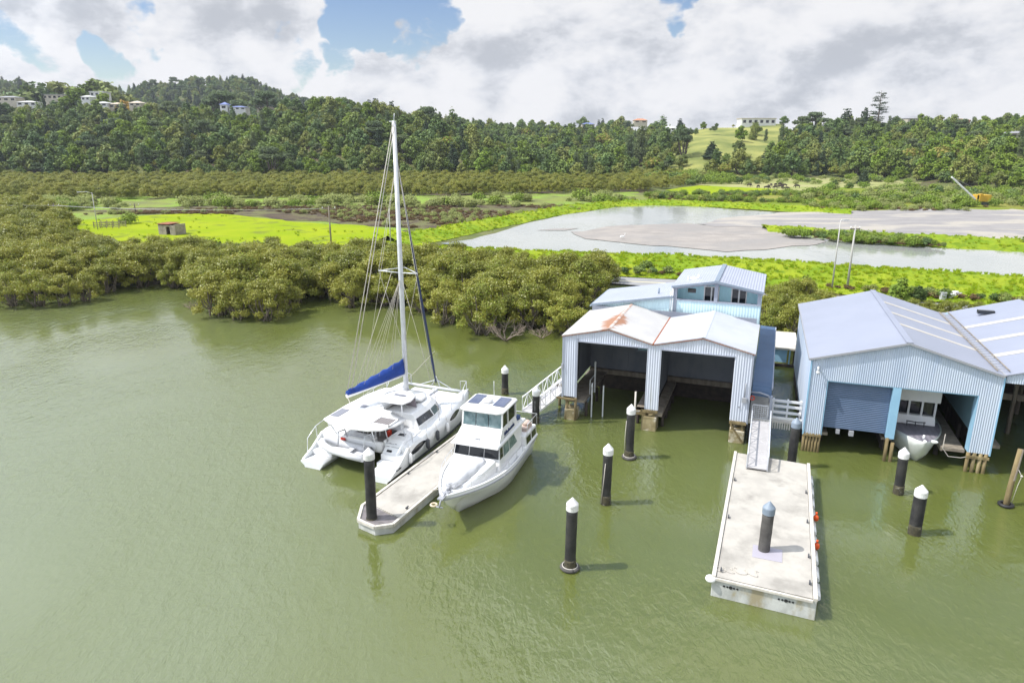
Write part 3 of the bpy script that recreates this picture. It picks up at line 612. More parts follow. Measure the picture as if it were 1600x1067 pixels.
def scatter(name, P, rz, sc, ki, protos, label, cat, kind='stuff', zs=None):
    me = bpy.data.meshes.new(name); n = len(P); me.vertices.add(n); me.vertices.foreach_set('co', np.asarray(P, np.float32).ravel())
    for nm, ty, val in (('rz', 'FLOAT', rz), ('sc', 'FLOAT', sc)):
        a = me.attributes.new(nm, ty, 'POINT'); a.data.foreach_set('value', np.asarray(val, np.float32))
    a = me.attributes.new('ki', 'INT', 'POINT'); a.data.foreach_set('value', np.asarray(ki, np.int32))
    o = bpy.data.objects.new(name, me); C.objects.link(o); tag(o, label, cat, kind=kind)
    g = bpy.data.node_groups.new(name, 'GeometryNodeTree'); n_ = g.nodes.new; l = g.links.new
    g.interface.new_socket('Geometry', in_out='INPUT', socket_type='NodeSocketGeometry'); g.interface.new_socket('Geometry', in_out='OUTPUT', socket_type='NodeSocketGeometry')
    gi = n_('NodeGroupInput'); gout = n_('NodeGroupOutput'); iop = n_('GeometryNodeInstanceOnPoints'); l(gi.outputs[0], iop.inputs['Points'])
    jn = n_('GeometryNodeJoinGeometry')
    for q in reversed(protos):
        oi = n_('GeometryNodeObjectInfo'); oi.inputs['Object'].default_value = q; oi.inputs['As Instance'].default_value = True; l(oi.outputs['Geometry'], jn.inputs[0])
    l(jn.outputs[0], iop.inputs['Instance']); iop.inputs['Pick Instance'].default_value = True
    def na(nm, ty): q = n_('GeometryNodeInputNamedAttribute'); q.data_type = ty; q.inputs['Name'].default_value = nm; return q.outputs[0]
    l(na('ki', 'INT'), iop.inputs['Instance Index'])
    cx_ = n_('ShaderNodeCombineXYZ'); l(na('rz', 'FLOAT'), cx_.inputs[2]); l(cx_.outputs[0], iop.inputs['Rotation']); l(na('sc', 'FLOAT'), iop.inputs['Scale'])
    l(iop.outputs[0], gout.inputs[0]); md = o.modifiers.new('scatter', 'NODES'); md.node_group = g
    return o
kid = lambda p: KIDS[p.name][0]
PP = np.column_stack([P_[rest], hz[rest] - .4])
for nm, lab, msk in (('forest', 'dense dark green bush covering the left hillside', (pxp[rest] < 930) & ~far[rest] & (P_[rest, 1] < 460)),
                     ('forest', 'bluish pine forest on the highest far ridge', far[rest]),
                     ('forest', 'grey green woodland on the middle and right slopes', ~far[rest] & ~((pxp[rest] < 930) & (P_[rest, 1] < 460)))):
    scatter(nm, PP[msk], rz_[rest][msk], sc_[rest][msk], ki[rest][msk], [kid(p) for p in hill[:11]], lab, 'forest')
print('hill trees', len(P_), 'stuff', len(rest))
# ---------------- mangroves
def inpoly(px, py, poly):
    c = False; j = len(poly) - 1
    for i in range(len(poly)):
        a, b = poly[i], poly[j]
        if (a[1] > py) != (b[1] > py) and px < (b[0] - a[0]) * (py - a[1]) / (b[1] - a[1]) + a[0]: c = not c
        j = i
    return c
MZ = [(-80, 470), (20, 470), (70, 466), (140, 464), (190, 452), (300, 450), (330, 480), (420, 484), (480, 470), (560, 470), (640, 478), (720, 494), (790, 512), (850, 514), (895, 500), (935, 470),
      (945, 452), (880, 444), (800, 434), (700, 424), (600, 420), (500, 418), (400, 414), (300, 409), (190, 406), (120, 392), (85, 350), (60, 334), (-100, 330)]
def pyof(x, y): return CY - F * ((y * sn - H * cs) / (y * cs + H * sn))
mp_ = []
y = 62.
while y < 190:
    s = 2.6 * (1 if y < 95 else (y / 95.) ** .35); x = -115.
    while x < 14:
        xx, yy = x + rg.uniform(-.5, .5) * s * .9, y + rg.uniform(-.5, .5) * s * .9; px = CX + F * xx / (yy * cs + H * sn)
        if -40 < px < 960 and inpoly(px, pyof(xx, yy), MZ): mp_.append((xx, yy, rg.uniform(.66, 1.2) * (1. if px < 110 else float(np.interp(yy, [82, 108], [1., .68]))), px))
        x += s
    y += s * .85
# overhanging edge trees
for px, py, s in [(20, 478, .8), (62, 478, .85), (100, 476, .75), (135, 470, .7), (340, 492, 1.0), (372, 498, .95), (415, 500, 1.), (440, 490, .8), (700, 505, .95), (752, 522, 1.1), (770, 512, 1.1), (548, 480, .9), (600, 478, .8), (655, 488, .8), (870, 512, .75), (885, 522, .6)]:
    g_ = G(px, py); mp_.append((g_[0], g_[1], s * rg.uniform(.9, 1.05), px))
mp_.sort(key=lambda q: q[1]); print('mangroves', len(mp_))
NI = 230
def mlabel(px, i, y):
    a = 'far left' if px < 300 else 'left of the catamaran mast' if px < 600 else 'between the catamaran mast and the boathouses'
    wh = 'with branches hanging over the river' if i < 45 else 'in the waterside belt' if i < 130 else 'deep in the belt'
    return f"olive green mangrove {wh}, {a}"
for i, (x, y, s, px) in enumerate(mp_[:NI]):
    k = int(rg.integers(0, 6)); lab = mlabel(px, i, y)
    plant(mang[k], (x, y, 0.), rg.uniform(0, 6.28), float(s), lab, 'mangroves ' + lab.replace('olive green mangrove ', ''))
rm = np.array([(a, b, .3) for a, b, c, d in mp_[NI:]]); rs = [c for a, b, c, d in mp_[NI:]]
scatter('mangrove_thicket', rm, rg.uniform(0, 6.28, len(rm)), rs, rg.integers(0, 6, len(rm)), [kid(p) for p in mang], 'dense olive mangrove thicket behind the waterside trees at the left', 'mangroves')
# far belt of mangroves across the flats
FZ = [(-80, 322), (60, 316), (300, 316), (560, 313), (760, 310), (930, 306), (1010, 304), (1065, 296), (1080, 285), (1040, 276), (960, 275), (820, 277), (600, 282), (300, 285), (-80, 287)]
fp = []
y = 185.
while y < 345:
    s = 3.6 * (y / 220) ** .6; x = xy(-40, y)
    while x < xy(1100, y):
        xx, yy = x + rg.uniform(-.5, .5) * s, y + rg.uniform(-.5, .5) * s; px = CX + F * xx / (yy * cs + H * sn)
        if inpoly(px, pyof(xx, yy), FZ): fp.append((xx, yy, .9))
        x += s
    y += s * 1.0
fp = np.array(fp); print('far belt', len(fp))
scatter('mangrove_belt', fp, rg.uniform(0, 6.28, len(fp)), rg.uniform(.55, .95, len(fp)), rg.integers(0, 6, len(fp)), [kid(p) for p in mang], 'far belt of low olive mangroves below the left hill', 'mangroves')
# sage bushes, scrub, brown rushes, grass tufts
def tuft(name, n, h, w, m, seed):
    r2 = np.random.default_rng(seed); a = r2.uniform(0, 6.28, n); rr = r2.random(n) ** .5 * w
    P = np.stack([rr * np.cos(a), rr * np.sin(a), np.full(n, h * .45)], 1) + r2.normal(size=(n, 3)) * [0, 0, h * .08]
    d = unit(np.stack([np.cos(a) * .5, np.sin(a) * .5, np.full(n, 1.2)], 1) + r2.normal(size=(n, 3)) * .25); t = unit(np.cross(d, r2.normal(size=(n, 3))))
    return quads_mesh(name, P, d * h * .55, t * h * .09, [m])
M['grassblade'] = leaf_mat('grass_blades', [(.20, .33, .012), (.30, .40, .016), (.38, .42, .04)], .35, .9, .3, .2, .1)
lbs = rl(4, .7, .8, .8, 401, .8)
protos = {}
def single(name, me, loc, label, cat='shrub', sc=1.):
    o = bpy.data.objects.new(name, me); C.objects.link(o); o.location = loc; o.scale = (sc,) * 3; tag(o, label, cat); return o
sg = crown_mesh('sage_bush', 401, lbs, 420, .34, [M['sage']], hollow=.5); dg = crown_mesh('dry_bush', 402, rl(3, .6, .4, .6, 402, .6), 260, .28, [M['dryleaf']], hollow=.4)
bg_ = crown_mesh('green_bush', 403, rl(5, .9, 1., .95, 403, .8), 520, .36, [M['bright']], hollow=.5); dk = crown_mesh('dark_bush', 404, rl(5, .9, 1., .95, 404, .8), 520, .36, [M['bush']], hollow=.5)
tf = tuft('grass_tuft', 26, .55, .30, M['grassblade'], 405)
g_ = G(50, 322); pS = single('sage_shrub', sg, (g_[0], g_[1], .8), 'pale sage shrub near the poles at the far left of the flats', sc=1.8)
g_ = G(665, 412); pD = single('dry_shrub', dg, (g_[0], g_[1], 1.3), 'low dry brown shrub on the grass bank just right of the mast')
g_ = G(203, 357); pG = single('green_shrub', bg_, (g_[0], g_[1], .8), 'dark green bushy shrub beside the wooden yard rails', sc=1.4)
g_ = G(1010, 434); pK = single('dark_shrub', dk, (g_[0], g_[1], 1.0), 'dark shrub beside the road left of the boathouses', sc=.8)
g_ = G(500, 402); pT = single('grass_tuft', tf, (g_[0], g_[1], 1.0), 'tuft of long bright grass at the pasture edge', 'grass')
def scat_poly(poly, n, z, smin, smax, ks, seed, pers=True):
    r2 = np.random.default_rng(seed); out = []; xs_ = [p[0] for p in poly]; ys_ = [p[1] for p in poly]; tries = 0
    while len(out) < n and tries < n * 30:
        tries += 1; px, py = r2.uniform(min(xs_), max(xs_)), r2.uniform(min(ys_), max(ys_))
        if inpoly(px, py, poly):
            g_ = G(px, py, z)
            if mnoise.noise(Vector((g_[0] * .06, g_[1] * .06, seed))) > -.12: out.append((g_[0], g_[1], z, r2.uniform(smin, smax), ks[r2.integers(0, len(ks))]))
    return out
PR = [pS, pD, pG, pK, pT]
brush = scat_poly([(-40, 334), (-40, 318), (300, 317), (900, 312), (1000, 306), (1010, 314), (940, 322), (700, 325), (300, 326)], 190, .8, .8, 2.0, [0, 0, 0, 2, 0], 1)
brush += scat_poly([(120, 336), (400, 324), (900, 322), (930, 326), (780, 348), (640, 358), (560, 350), (400, 336)], 1500, .85, .4, .9, [1, 1, 1, 1, 1, 0], 2)
brush += scat_poly([(1010, 304), (1250, 303), (1260, 318), (1120, 316), (1010, 312)], 260, .85, .5, 1.1, [1, 3, 2, 3], 3)
brush += scat_poly([(1265, 302), (1330, 290), (1460, 296), (1700, 306), (1700, 326), (1400, 322), (1250, 324)], 300, .85, .6, 1.7, [2, 0, 2, 0, 3], 4)
brush += scat_poly([(1240, 322), (1700, 322), (1700, 331), (1300, 330)], 160, 1., .5, 1.2, [1, 2, 0], 5)
brush += scat_poly([(1195, 366), (1320, 378), (1600, 393), (1700, 398), (1700, 384), (1300, 368)], 200, 1.3, .4, .8, [1, 2, 3], 6)
brush += scat_poly([(760, 416), (900, 424), (1050, 432), (1700, 485), (1700, 478), (1200, 440), (900, 416)], 110, 1.15, .35, .7, [1, 1, 3], 7)
brush += scat_poly([(300, 404), (560, 412), (600, 400), (400, 390), (280, 388)], 130, .9, .6, 1.2, [1, 3, 0], 8)
brush += scat_poly([(1130, 290), (1440, 288), (1440, 278), (1150, 278)], 60, .9, .8, 1.8, [3, 2, 0], 9)
brush += scat_poly([(1010, 285), (1100, 292), (1150, 285), (1100, 274), (1030, 276)], 90, .9, 1.0, 2.4, [3, 2, 2], 10)
B_ = np.array(brush); scatter('scrub_and_rushes', B_[:, :3], rg.uniform(0, 6.28, len(B_)), B_[:, 3], B_[:, 4], PR, 'low scrub, sage bushes and brown rushes over the salt marsh and flats', 'scrub')
tv = []
for vs_, n, lo in ((bvA, 2600, .55), (bvB, 1100, .5), (bvC, 400, .5)):
    A_ = np.array(vs_); sel = rg.integers(0, len(A_), n); q = A_[sel]; q = q + rg.normal(size=q.shape) * [.25, .25, 0]; q[:, 2] -= .05; tv.append(q)
q = np.array([p[:3] for p in scat_poly([(105, 362), (110, 346), (330, 336), (560, 356), (640, 364), (700, 398), (560, 412), (300, 400)], 160, .98, 1, 1, [0], 21)]); tv.append(q)
q = np.concatenate(tv); scatter('grass_tufts', q, rg.uniform(0, 6.28, len(q)), rg.uniform(.35, .85, len(q)), np.full(len(q), 4), PR, 'rough bright grass growing over the banks and pasture', 'grass')
# bushes behind and between the boathouses
bl = [(1205, 500, 'left'), (1222, 484, ''), (1240, 505, ''), (1252, 478, ''), (1215, 470, ''), (1236, 462, ''), (1195, 480, ''), (1262, 492, ''), (1256, 462, ''), (1200, 462, '')]
for i, (px, py, _) in enumerate(bl):
    g_ = G(px, py + 22, .5); plant(mang[[3, 1, 0, 5][i % 4]], (g_[0], g_[1], .2), i * 1.3, .62 + .08 * (i % 3), 'leafy mangrove in the gap between the two boathouses', 'mangroves in the gap between the two boathouses')
g_ = None
for i, px in enumerate(range(1275, 1640, 26)):
    y0 = 70 - (px - 1275) * .012; k = [3, 1, 5][i % 3]; top = 447 + (px - 1275) * .085 + (0 if px < 1380 else 6) + [4, -3, 2][i % 3]
    x0 = (px - CX) / F * (y0 * cs + 14 * sn); s = (V(y0, top + 6) - .5) / 4.7
    plant(mang[k], (x0, y0, .3), i * 2.1, (1.0 * max(s, .5), 1.0 * max(s, .5), max(s, .5)), 'shrubby tree rising behind the right boathouse roofs', 'shrubby trees behind the right boathouse roofs')
for i, (px, y0, s) in enumerate([(1412, 74, .42), (1440, 74, .3), (1262, 76, .4)]):
    plant(ROUND1 if i % 2 else BRIGHT, (xy(px, y0), y0, .6), i, s, 'round bush beside the road behind the boathouses', 'round bushes by the road behind the boathouses')
g_ = G(883, 525); plant(mang[3], (g_[0], g_[1] + .5, 0), .4, .8, 'bright yellow green mangrove touching the left corner of the white boathouse')
# fallen dead branches at the edge
def dead(px, py, s, label, seed):
    g_ = G(px, py); b = bare_mesh(seed, 7, M['dead'], 3.0 * s, .07 * s, .35); o = b.build('dead_branches', M['dead']); o.location = (g_[0], g_[1], .1); tag(o, label, 'driftwood'); return o
dead(790, 532, 1., 'tangle of bleached dead branches at the water edge below the mangroves', 3)
dead(846, 528, .6, 'small pile of bleached twigs at the water edge near the white boathouse', 4)
dead(300, 482, .45, 'bare twigs standing in the water below the left mangroves', 6)
# ================================================================== MAN-MADE MATERIALS
M['white'] = mat('white_gelcoat', (.87, .87, .87), (.82, .83, .84), 1.2, .25, spec=.5)
M['hullwhite'] = mat('hull_gelcoat', (.86, .87, .88), (.80, .82, .84), .8, .22)
M['grey'] = mat('grey_trim', (.33, .34, .37), None, rough=.5)
M['dgrey'] = mat('dark_grey', (.055, .06, .07), (.08, .085, .095), 3, .5)
M['black'] = mat('black_rubber', (.018, .018, .020), (.03, .03, .032), 3, .55)
M['glass'] = mat('tinted_glass', (.012, .015, .020), None, rough=.06, spec=.8)
M['tealglass'] = mat('teal_glass', (.10, .17, .19), (.22, .30, .32), 2.5, .05, spec=.9)
M['blue'] = mat('blue_canvas', (.012, .055, .30), (.008, .040, .22), 1.5, .75, bump=.35, bscale=3, bdist=.08)
M['cloth'] = mat('white_canvas', (.70, .71, .74), (.60, .61, .65), 2., .8, bump=.6, bscale=3, bdist=.1)
M['steel'] = mat('stainless_steel', (.75, .76, .78), None, rough=.3, metal=.6)
M['alu'] = mat('painted_aluminium', (.66, .68, .71), (.58, .60, .63), 2, .4, metal=.2)
M['solar'] = mat('solar_glass', (.10, .12, .19), (.14, .16, .23), 2, .15, wave=('X', .12, .3))
M['red'] = mat('red_plastic', (.62, .05, .02), None, rough=.5)
M['concrete'] = mat('deck_concrete', (.46, .435, .395), (.38, .36, .33), .9, .9, bump=.25, bscale=9, bdist=.01, c3=(.29, .275, .25), scale3=.7, lo3=.48, hi3=.72)
M['dockside'] = mat('weathered_dock_side', (.56, .57, .55), (.40, .41, .39), 2., .85, bump=.4, c3=(.34, .30, .20), scale3=.9, lo3=.52, hi3=.66, stretch=(1, 1, .5))
M['slime'] = mat('tide_stained_concrete', (.36, .30, .17), (.22, .18, .09), 1.8, .95, bump=1., bscale=5, bdist=.06, c3=(.55, .50, .40), scale3=1.1, lo3=.5, hi3=.62)
M['pilewood'] = mat('tide_stained_timber', (.26, .20, .10), (.14, .11, .055), 2.2, .95, bump=.8, bscale=8, bdist=.03, stretch=(1, 1, .25), c3=(.36, .30, .17), scale3=1.)
M['wood'] = mat('weathered_timber', (.30, .26, .21), (.20, .17, .14), 2.4, .9, bump=.6, stretch=(1, 1, .3))
M['palewood'] = mat('pale_timber', (.62, .59, .53), (.50, .47, .42), 2.4, .9, bump=.4, wave=('Y', .14, .6))
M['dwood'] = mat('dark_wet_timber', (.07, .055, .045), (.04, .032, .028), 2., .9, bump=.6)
M['capwhite'] = mat('white_pile_cap', (.80, .80, .80), (.68, .68, .66), 6, .4, c3=(.45, .44, .40), scale3=7, lo3=.6, hi3=.7)
M['capgrey'] = mat('grey_pile_cap', (.20, .25, .31), (.24, .29, .36), 3, .5)
M['sleeve'] = mat('black_pile_sleeve', (.020, .020, .022), (.045, .044, .042), 1.5, .6, bump=.3, bscale=6, bdist=.02, c3=(.10, .09, .07), scale3=.8, lo3=.62, hi3=.75)
M['sleeve2'] = mat('weathered_grey_sleeve', (.10, .095, .09), (.07, .066, .062), 2., .75, bump=.3)
M['corrw'] = mat('galvanised_corrugated_steel', (.66, .70, .80), (.58, .62, .72), 1.2, .5, metal=.05, stretch=(1, 1, .12), c3=(.42, .42, .34), scale3=1.6, lo3=.60, hi3=.74)
M['corrb'] = mat('blue_corrugated_steel', (.54, .61, .72), (.46, .54, .67), .8, .45, stretch=(1, 1, .15), c3=(.40, .49, .66), scale3=1.1, lo3=.55, hi3=.75)
M['bluew'] = mat('pale_blue_panel', (.42, .60, .70), (.36, .54, .66), .7, .6, wave=('Z', .22, .35), stretch=(1, 1, .4))
M['cyan'] = mat('bright_cyan_paint', (.50, .80, .90), (.46, .76, .86), .8, .6, wave=('X', .2, .3))
M['palecyan'] = mat('pale_cyan_cladding', (.60, .78, .84), (.54, .73, .80), .8, .6, wave=('X', .19, .4), stretch=(1, 1, .2), c3=(.58, .66, .66), scale3=.8, lo3=.55, hi3=.7)
M['bluetrim'] = mat('sky_blue_trim', (.30, .52, .70), (.27, .48, .66), 1, .5)
M['roofg'] = mat('grey_roof_steel', (.42, .45, .54), (.39, .42, .51), .5, .4, wave=('X', .18, .5), metal=.1)
M['roofb'] = mat('pale_blue_roof_steel', (.33, .355, .44), (.31, .335, .415), .35, .4, wave=('Y', .18, .5), metal=.1)
M['roofblue'] = mat('blue_walkway_roof', (.075, .14, .25), (.065, .12, .22), .6, .45, wave=('Y', .15, .7))
M['sheet_l'] = mat('translucent_roof_sheet', (.56, .53, .48), (.50, .47, .42), 1, .5, wave=('Y', .18, .5))
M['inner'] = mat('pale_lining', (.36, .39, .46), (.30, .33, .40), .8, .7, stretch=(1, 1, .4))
M['roller'] = mat('slate_blue_roller_door', (.115, .165, .27), (.095, .145, .245), .8, .5, wave=('Z', .11, .9))
M['rope'] = mat('rope', (.50, .47, .42), None, rough=.9)
M['orange'] = mat('orange_buoy', (.75, .10, .02), None, rough=.4)
M['ridge_rust'] = mat('rusted_ridge', (.42, .24, .17), (.60, .55, .52), 1.5, .8)
# white painted roof with rust along the ridge
rw = mat('rusty_white_roof', (.54, .53, .52), (.48, .47, .47), .7, .55, wave=('Y', .16, .5))
def add_rust(m, cu, v0, v1, wid):
    t = m.node_tree; b = t.nodes['Principled BSDF']; n = t.nodes.new; l = t.links.new; src = b.inputs['Base Color'].links[0].from_socket
    co = n('ShaderNodeTexCoord').outputs['Object']; sp = n('ShaderNodeSeparateXYZ'); l(co, sp.inputs[0])
    nz = n('ShaderNodeTexNoise'); mp = n('ShaderNodeMapping'); mp.inputs['Scale'].default_value = (.5, 3.0, 1); l(co, mp.inputs[0]); l(mp.outputs[0], nz.inputs['Vector']); nz.inputs['Scale'].default_value = 1.6; nz.inputs['Detail'].default_value = 8; nz.inputs['Roughness'].default_value = .7
    def mt(op, a, b2):
        x = n('ShaderNodeMath'); x.operation = op
        for i, k in enumerate((a, b2)):
            if isinstance(k, (int, float)): x.inputs[i].default_value = k
            else: l(k, x.inputs[i])
        return x.outputs[0]
    d = mt('ABSOLUTE', mt('SUBTRACT', sp.outputs[0], cu), 0)
    along = mt('MULTIPLY', mt('SUBTRACT', sp.outputs[1], v0), 1 / (v1 - v0))
    thr = mt('ADD', mt('MULTIPLY', d, 1 / wid), mt('ABSOLUTE', mt('SUBTRACT', along, .42), 0))
    f = n('ShaderNodeMapRange'); f.interpolation_type = 'SMOOTHSTEP'; l(mt('SUBTRACT', mt('MULTIPLY', nz.outputs[0], 1.75), thr), f.inputs[0]); f.inputs[1].default_value = .20; f.inputs[2].default_value = .50
    mx_ = n('ShaderNodeMix'); mx_.data_type = 'RGBA'; l(f.outputs[0], mx_.inputs[0]); l(src, mx_.inputs[6]); mx_.inputs[7].default_value = (.34, .17, .10, 1)
    l(mx_.outputs[2], b.inputs['Base Color'])
add_rust(rw, 2.3, .0, 5.2, 1.5); M['rusty'] = rw
M['rust'] = mat('rust', (.34, .12, .06), (.22, .09, .05), 3, .9)
M['whiteroof'] = mat('white_painted_roof', (.50, .52, .58), (.45, .47, .53), .6, .5, wave=('Y', .16, .5), c3=(.55, .53, .50), scale3=.9, lo3=.62, hi3=.75)
RZ = R(-20.5)

# ================================================================== LEFT BOATHOUSE (twin gables with upper storey)
bh = thing('boathouse', 'white twin gabled boathouse with rusty ridge and pale blue upper storey', 'boathouse', (3.83, 43.56, 0), RZ)
EV = 5.75; AP = 6.45
def gz(u):
    return np.interp(u, [-.55, 2.45, 5.25, 8.2, 11.15], [EV, AP, EV, AP, EV]) - .05
fc = MB()
fc.corr('u', 0, -.5, .38, 1.62, gz, .15, .02); fc.corr('u', 0, 4.9, 5.76, 1.42, gz, .15, .02); fc.corr('u', 0, 10.1, 11.1, 1.42, gz, .15, .02)
fc.corr('u', 0, .38, 4.9, 5.5, gz, .15, .02); fc.corr('u', 0, 5.76, 10.1, 5.5, gz, .15, .02)
f_ = fc.build('front_wall', M['corrw'], bh)
tr = MB()
for u, z0 in ((-.53, 1.4), (11.12, 1.3), (.40, .9)): tr.box(u - .05, u + .05, -.06, .06, z0, 5.66)
tr.box(.38, 4.9, -.05, .02, 5.42, 5.5); tr.box(5.76, 10.1, -.05, .02, 5.42, 5.5); tr.build('frame', M['inner'], bh)
sw = MB(); sw.corr('v', -.5, 0, 7.1, 1.5, 5.68, .15, .02); sw.corr('v', 11.1, 0, 7.1, 1.5, 5.68, .15, .02); sw.build('side_wall', M['corrw'], bh)
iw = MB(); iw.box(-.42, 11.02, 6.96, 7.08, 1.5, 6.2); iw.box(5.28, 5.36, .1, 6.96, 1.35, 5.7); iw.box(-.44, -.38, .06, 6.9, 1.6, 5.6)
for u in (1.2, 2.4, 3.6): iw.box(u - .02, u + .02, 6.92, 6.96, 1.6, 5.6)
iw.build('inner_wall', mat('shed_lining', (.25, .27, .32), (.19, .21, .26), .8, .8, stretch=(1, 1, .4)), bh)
w = MB(); w.box(3.1, 5.1, 6.90, 6.95, 3.2, 4.2); ww = w.build('window', M['cyan'], bh); 
w = MB(); w.box(3.0, 5.2, 6.87, 6.90, 3.1, 3.18); w.box(3.0, 5.2, 6.87, 6.90, 4.22, 4.3); w.build('window_frame', M['inner'], ww)
w = MB(); w.box(-.36, -.33, 2.5, 3.4, 2.0, 4.4); w.box(1.5, 1.85, 6.88, 6.95, 4.2, 4.4); w.build('door', M['dgrey'], bh)
bb = MB(); bb.box(-.4, 11.0, 6.7, 6.95, 1.15, 1.5); bb.box(-.45, .9, .3, 6.7, 1.15, 1.32); bb.box(4.25, 5.2, .4, 6.7, 1.0, 1.16); bb.box(5.4, 6.0, .2, 6.7, .95, 1.2); bb.box(10.2, 10.95, .3, 6.7, 1.1, 1.25)
bb.build('walkway', M['wood'], bh)
skt = MB(); skt.box(-.4, 11.0, 6.96, 7.04, -.4, 1.49); skt.box(5.28, 5.36, .6, 6.9, -.4, 1.34); skt.box(11.0, 11.06, 1, 7, -.4, 1.4); skt.build('light_block_boards', M['dwood'], bh)  # dark boards added below the walls to keep light out of the bays
bf = MB()
for v in (1, 2.5, 4, 5.5):
    for u in (.85, 4.35, 5.95, 10.25): bf = MB(); bf.tube([(u, v, -.6), (u, v, 1.0)], .11, 7); bf.build('pile', M['dwood'], bh)
bf = MB(); bf.box(6.01, 6.08, .2, 6.7, .7, .95); bf.build('beam', M['dwood'], bh)
for u0, u1, v1, z1 in ((4.75, 5.7, .9, .95), (10.15, 11.05, .9, .8), (-.35, .45, .8, .75)):
    p = MB(); p.box(u0, u1, -.08, v1, -.6, z1); p.build('pier', M['slime'], bh, bevel=.05)
p = MB()
for u0, u1 in ((4.75, 5.7), (10.15, 11.05)):
    k_ = MB(); k_.box(u0 - .05, u1 + .05, -.1, 0.02, 1.22, 1.38); k_.build('bearer', M['pilewood'], bh); p.box(u0 + .1, u0 + .25, -.02, .12, .8, 1.3); p.box(u1 - .25, u1 - .1, -.02, .12, .8, 1.3)
p.bar((10.2, -.12, 1.2), (10.95, -.12, .1), .1); p.tube([(.36, -.05, -.5), (.40, -.05, 1.6)], .09, 8); p.tube([(-.28, -.02, -.4), (-.2, .1, 1.5)], .12, 8)
p.box(-.9, .42, -.16, -.06, 1.42, 1.54); p.box(4.1, 5.0, .1, .9, .95, 1.16); p.build('bearer', M['pilewood'], bh)
p = MB(); p.box(-.42, .30, .06, .10, 1.3, 3.1); p.build('louvre_panel', M['dwood'], bh)
p = MB(); p.box(1.0, 1.1, 2.4, 2.5, 1.2, 3.4); p.box(1.9, 1.98, 1.2, 1.28, -.3, 2.2); p.box(1.2, 1.28, .9, .98, -.3, 2.4)
for v in (1.7, 3.2): p.bar((.9, v, 1.3), (.9, v, 2.3), .06)
p.bar((.9, 1.7, 2.3), (.9, 3.2, 2.3), .06); p.bar((.9, 1.7, 1.8), (.9, 3.2, 1.8), .05); p.build('handrail', M['alu'], bh)
# roofs
def roof_slab(b, u0, z0, u1, z1, v0, v1, th=.06, mi=0):
    b.add([(u0, v0, z0), (u1, v0, z1), (u1, v1, z1), (u0, v1, z0), (u0, v0, z0 + th), (u1, v0, z1 + th), (u1, v1, z1 + th), (u0, v1, z0 + th)],
          [(3, 2, 1, 0), (4, 5, 6, 7), (0, 1, 5, 4), (1, 2, 6, 5), (2, 3, 7, 6), (3, 0, 4, 7)], mi)
r = MB(); roof_slab(r, -.62, EV - .02, 2.45, AP, -.12, 7.1); roof_slab(r, 2.45, AP, 5.2, EV, -.12, 7.1); r.build('roof', M['rusty'], bh)
r = MB(); roof_slab(r, 5.3, EV, 8.2, AP, -.12, 7.1); roof_slab(r, 8.2, AP, 11.25, EV - .02, -.12, 7.1); r.build('roof', M['whiteroof'], bh)
r = MB(); roof_slab(r, 2.35, AP + .03, 2.45, AP + .08, -.14, 7.1, .02); roof_slab(r, 2.45, AP + .08, 2.55, AP + .03, -.14, 7.1, .02); r.build('ridge_cap', M['ridge_rust'], bh); r = MB()
roof_slab(r, 8.08, AP + .03, 8.2, AP + .08, -.14, 7.1, .02); roof_slab(r, 8.2, AP + .08, 8.32, AP + .03, -.14, 7.1, .02); r.build('ridge_cap', M['corrw'], bh)
r = MB(); r.box(5.19, 5.30, -.13, 7.1, EV + .035, EV + .06); r.build('gutter', M['rust'], bh)
fb = MB()
for a, b in (((-.62, EV), (2.45, AP)), ((2.45, AP), (5.25, EV)), ((5.25, EV), (8.2, AP)), ((8.2, AP), (11.25, EV))):
    fb.bar((a[0], -.09, a[1] - .02), (b[0], -.09, b[1] - .02), .05, .09)
fb.build('bargeboard', M['rust'], bh)
# upper storey
U0, U1, V0, V1 = 5.35, 11.15, 7.3, 13.9; TE = 7.95; TA = 8.5; UM = 8.2
uw = MB(); uw.box(U0, U1, V0, V0 + .12, 4.5, 7.02); uw.box(U0, U0 + .12, V0 + .12, V1, 1.0, TE - .02); uw.box(U1 - .12, U1, V0 + .12, V1, 1.0, TE - .02); uw.box(U0 + .12, U1 - .12, V1 - .12, V1, 1, TE - .02)
uw.build('upper_wall', M['palecyan'], bh)
rc = MB(); rc.box(U0 + .12, U1 - .12, V0 + .95, V0 + 1.05, 4.5, TE + .1); rc.extr([(U0 + .12, V0 + .951, TE + .1), (U1 - .12, V0 + .951, TE + .1), (UM, V0 + 1.251, TA - .05)], (0, .09, 0)); rc.box(U0 + .125, U0 + .15, V0 + .12, V0 + .95, 7.0, TE - .03); rc.build('balcony_wall', M['cyan'], bh)
rc = MB(); rc.box(U0 + .12, U1 - .12, V0 + .12, V0 + .95, 6.0, 6.1); rc.build('balcony_floor', M['wood'], bh)
pp = MB()
for u in (U0 + .1, UM, U1 - .1): pp.box(u - .12, u + .12, V0 - .03, V0 + .18, 7.02 if u != U0 + .1 else 5.4, TE + (.35 if u == UM else 0))
pp.box(U0, U1, V0 - .06, V0 + .2, 7.02, 7.10)
for a, b in (((U0 - .1, TE), (UM, TA)), ((UM, TA), (U1 + .1, TE))): pp.bar((a[0], V0 - .02, a[1] - .1), (b[0], V0 - .02, b[1] - .1), .1, .16)
pp.build('trim', M['inner'], bh)
for u in (7.3, 9.15):
    d = MB(); d.box(u, u + 1.05, V0 + .89, V0 + .95, 6.1, TE + .02); do = d.build('french_door', M['white'], bh)
    d = MB(); d.box(u + .08, u + .47, V0 + .86, V0 + .89, 6.3, TE - .06); d.box(u + .58, u + .97, V0 + .86, V0 + .89, 6.3, TE - .06); d.build('pane', M['glass'], do)
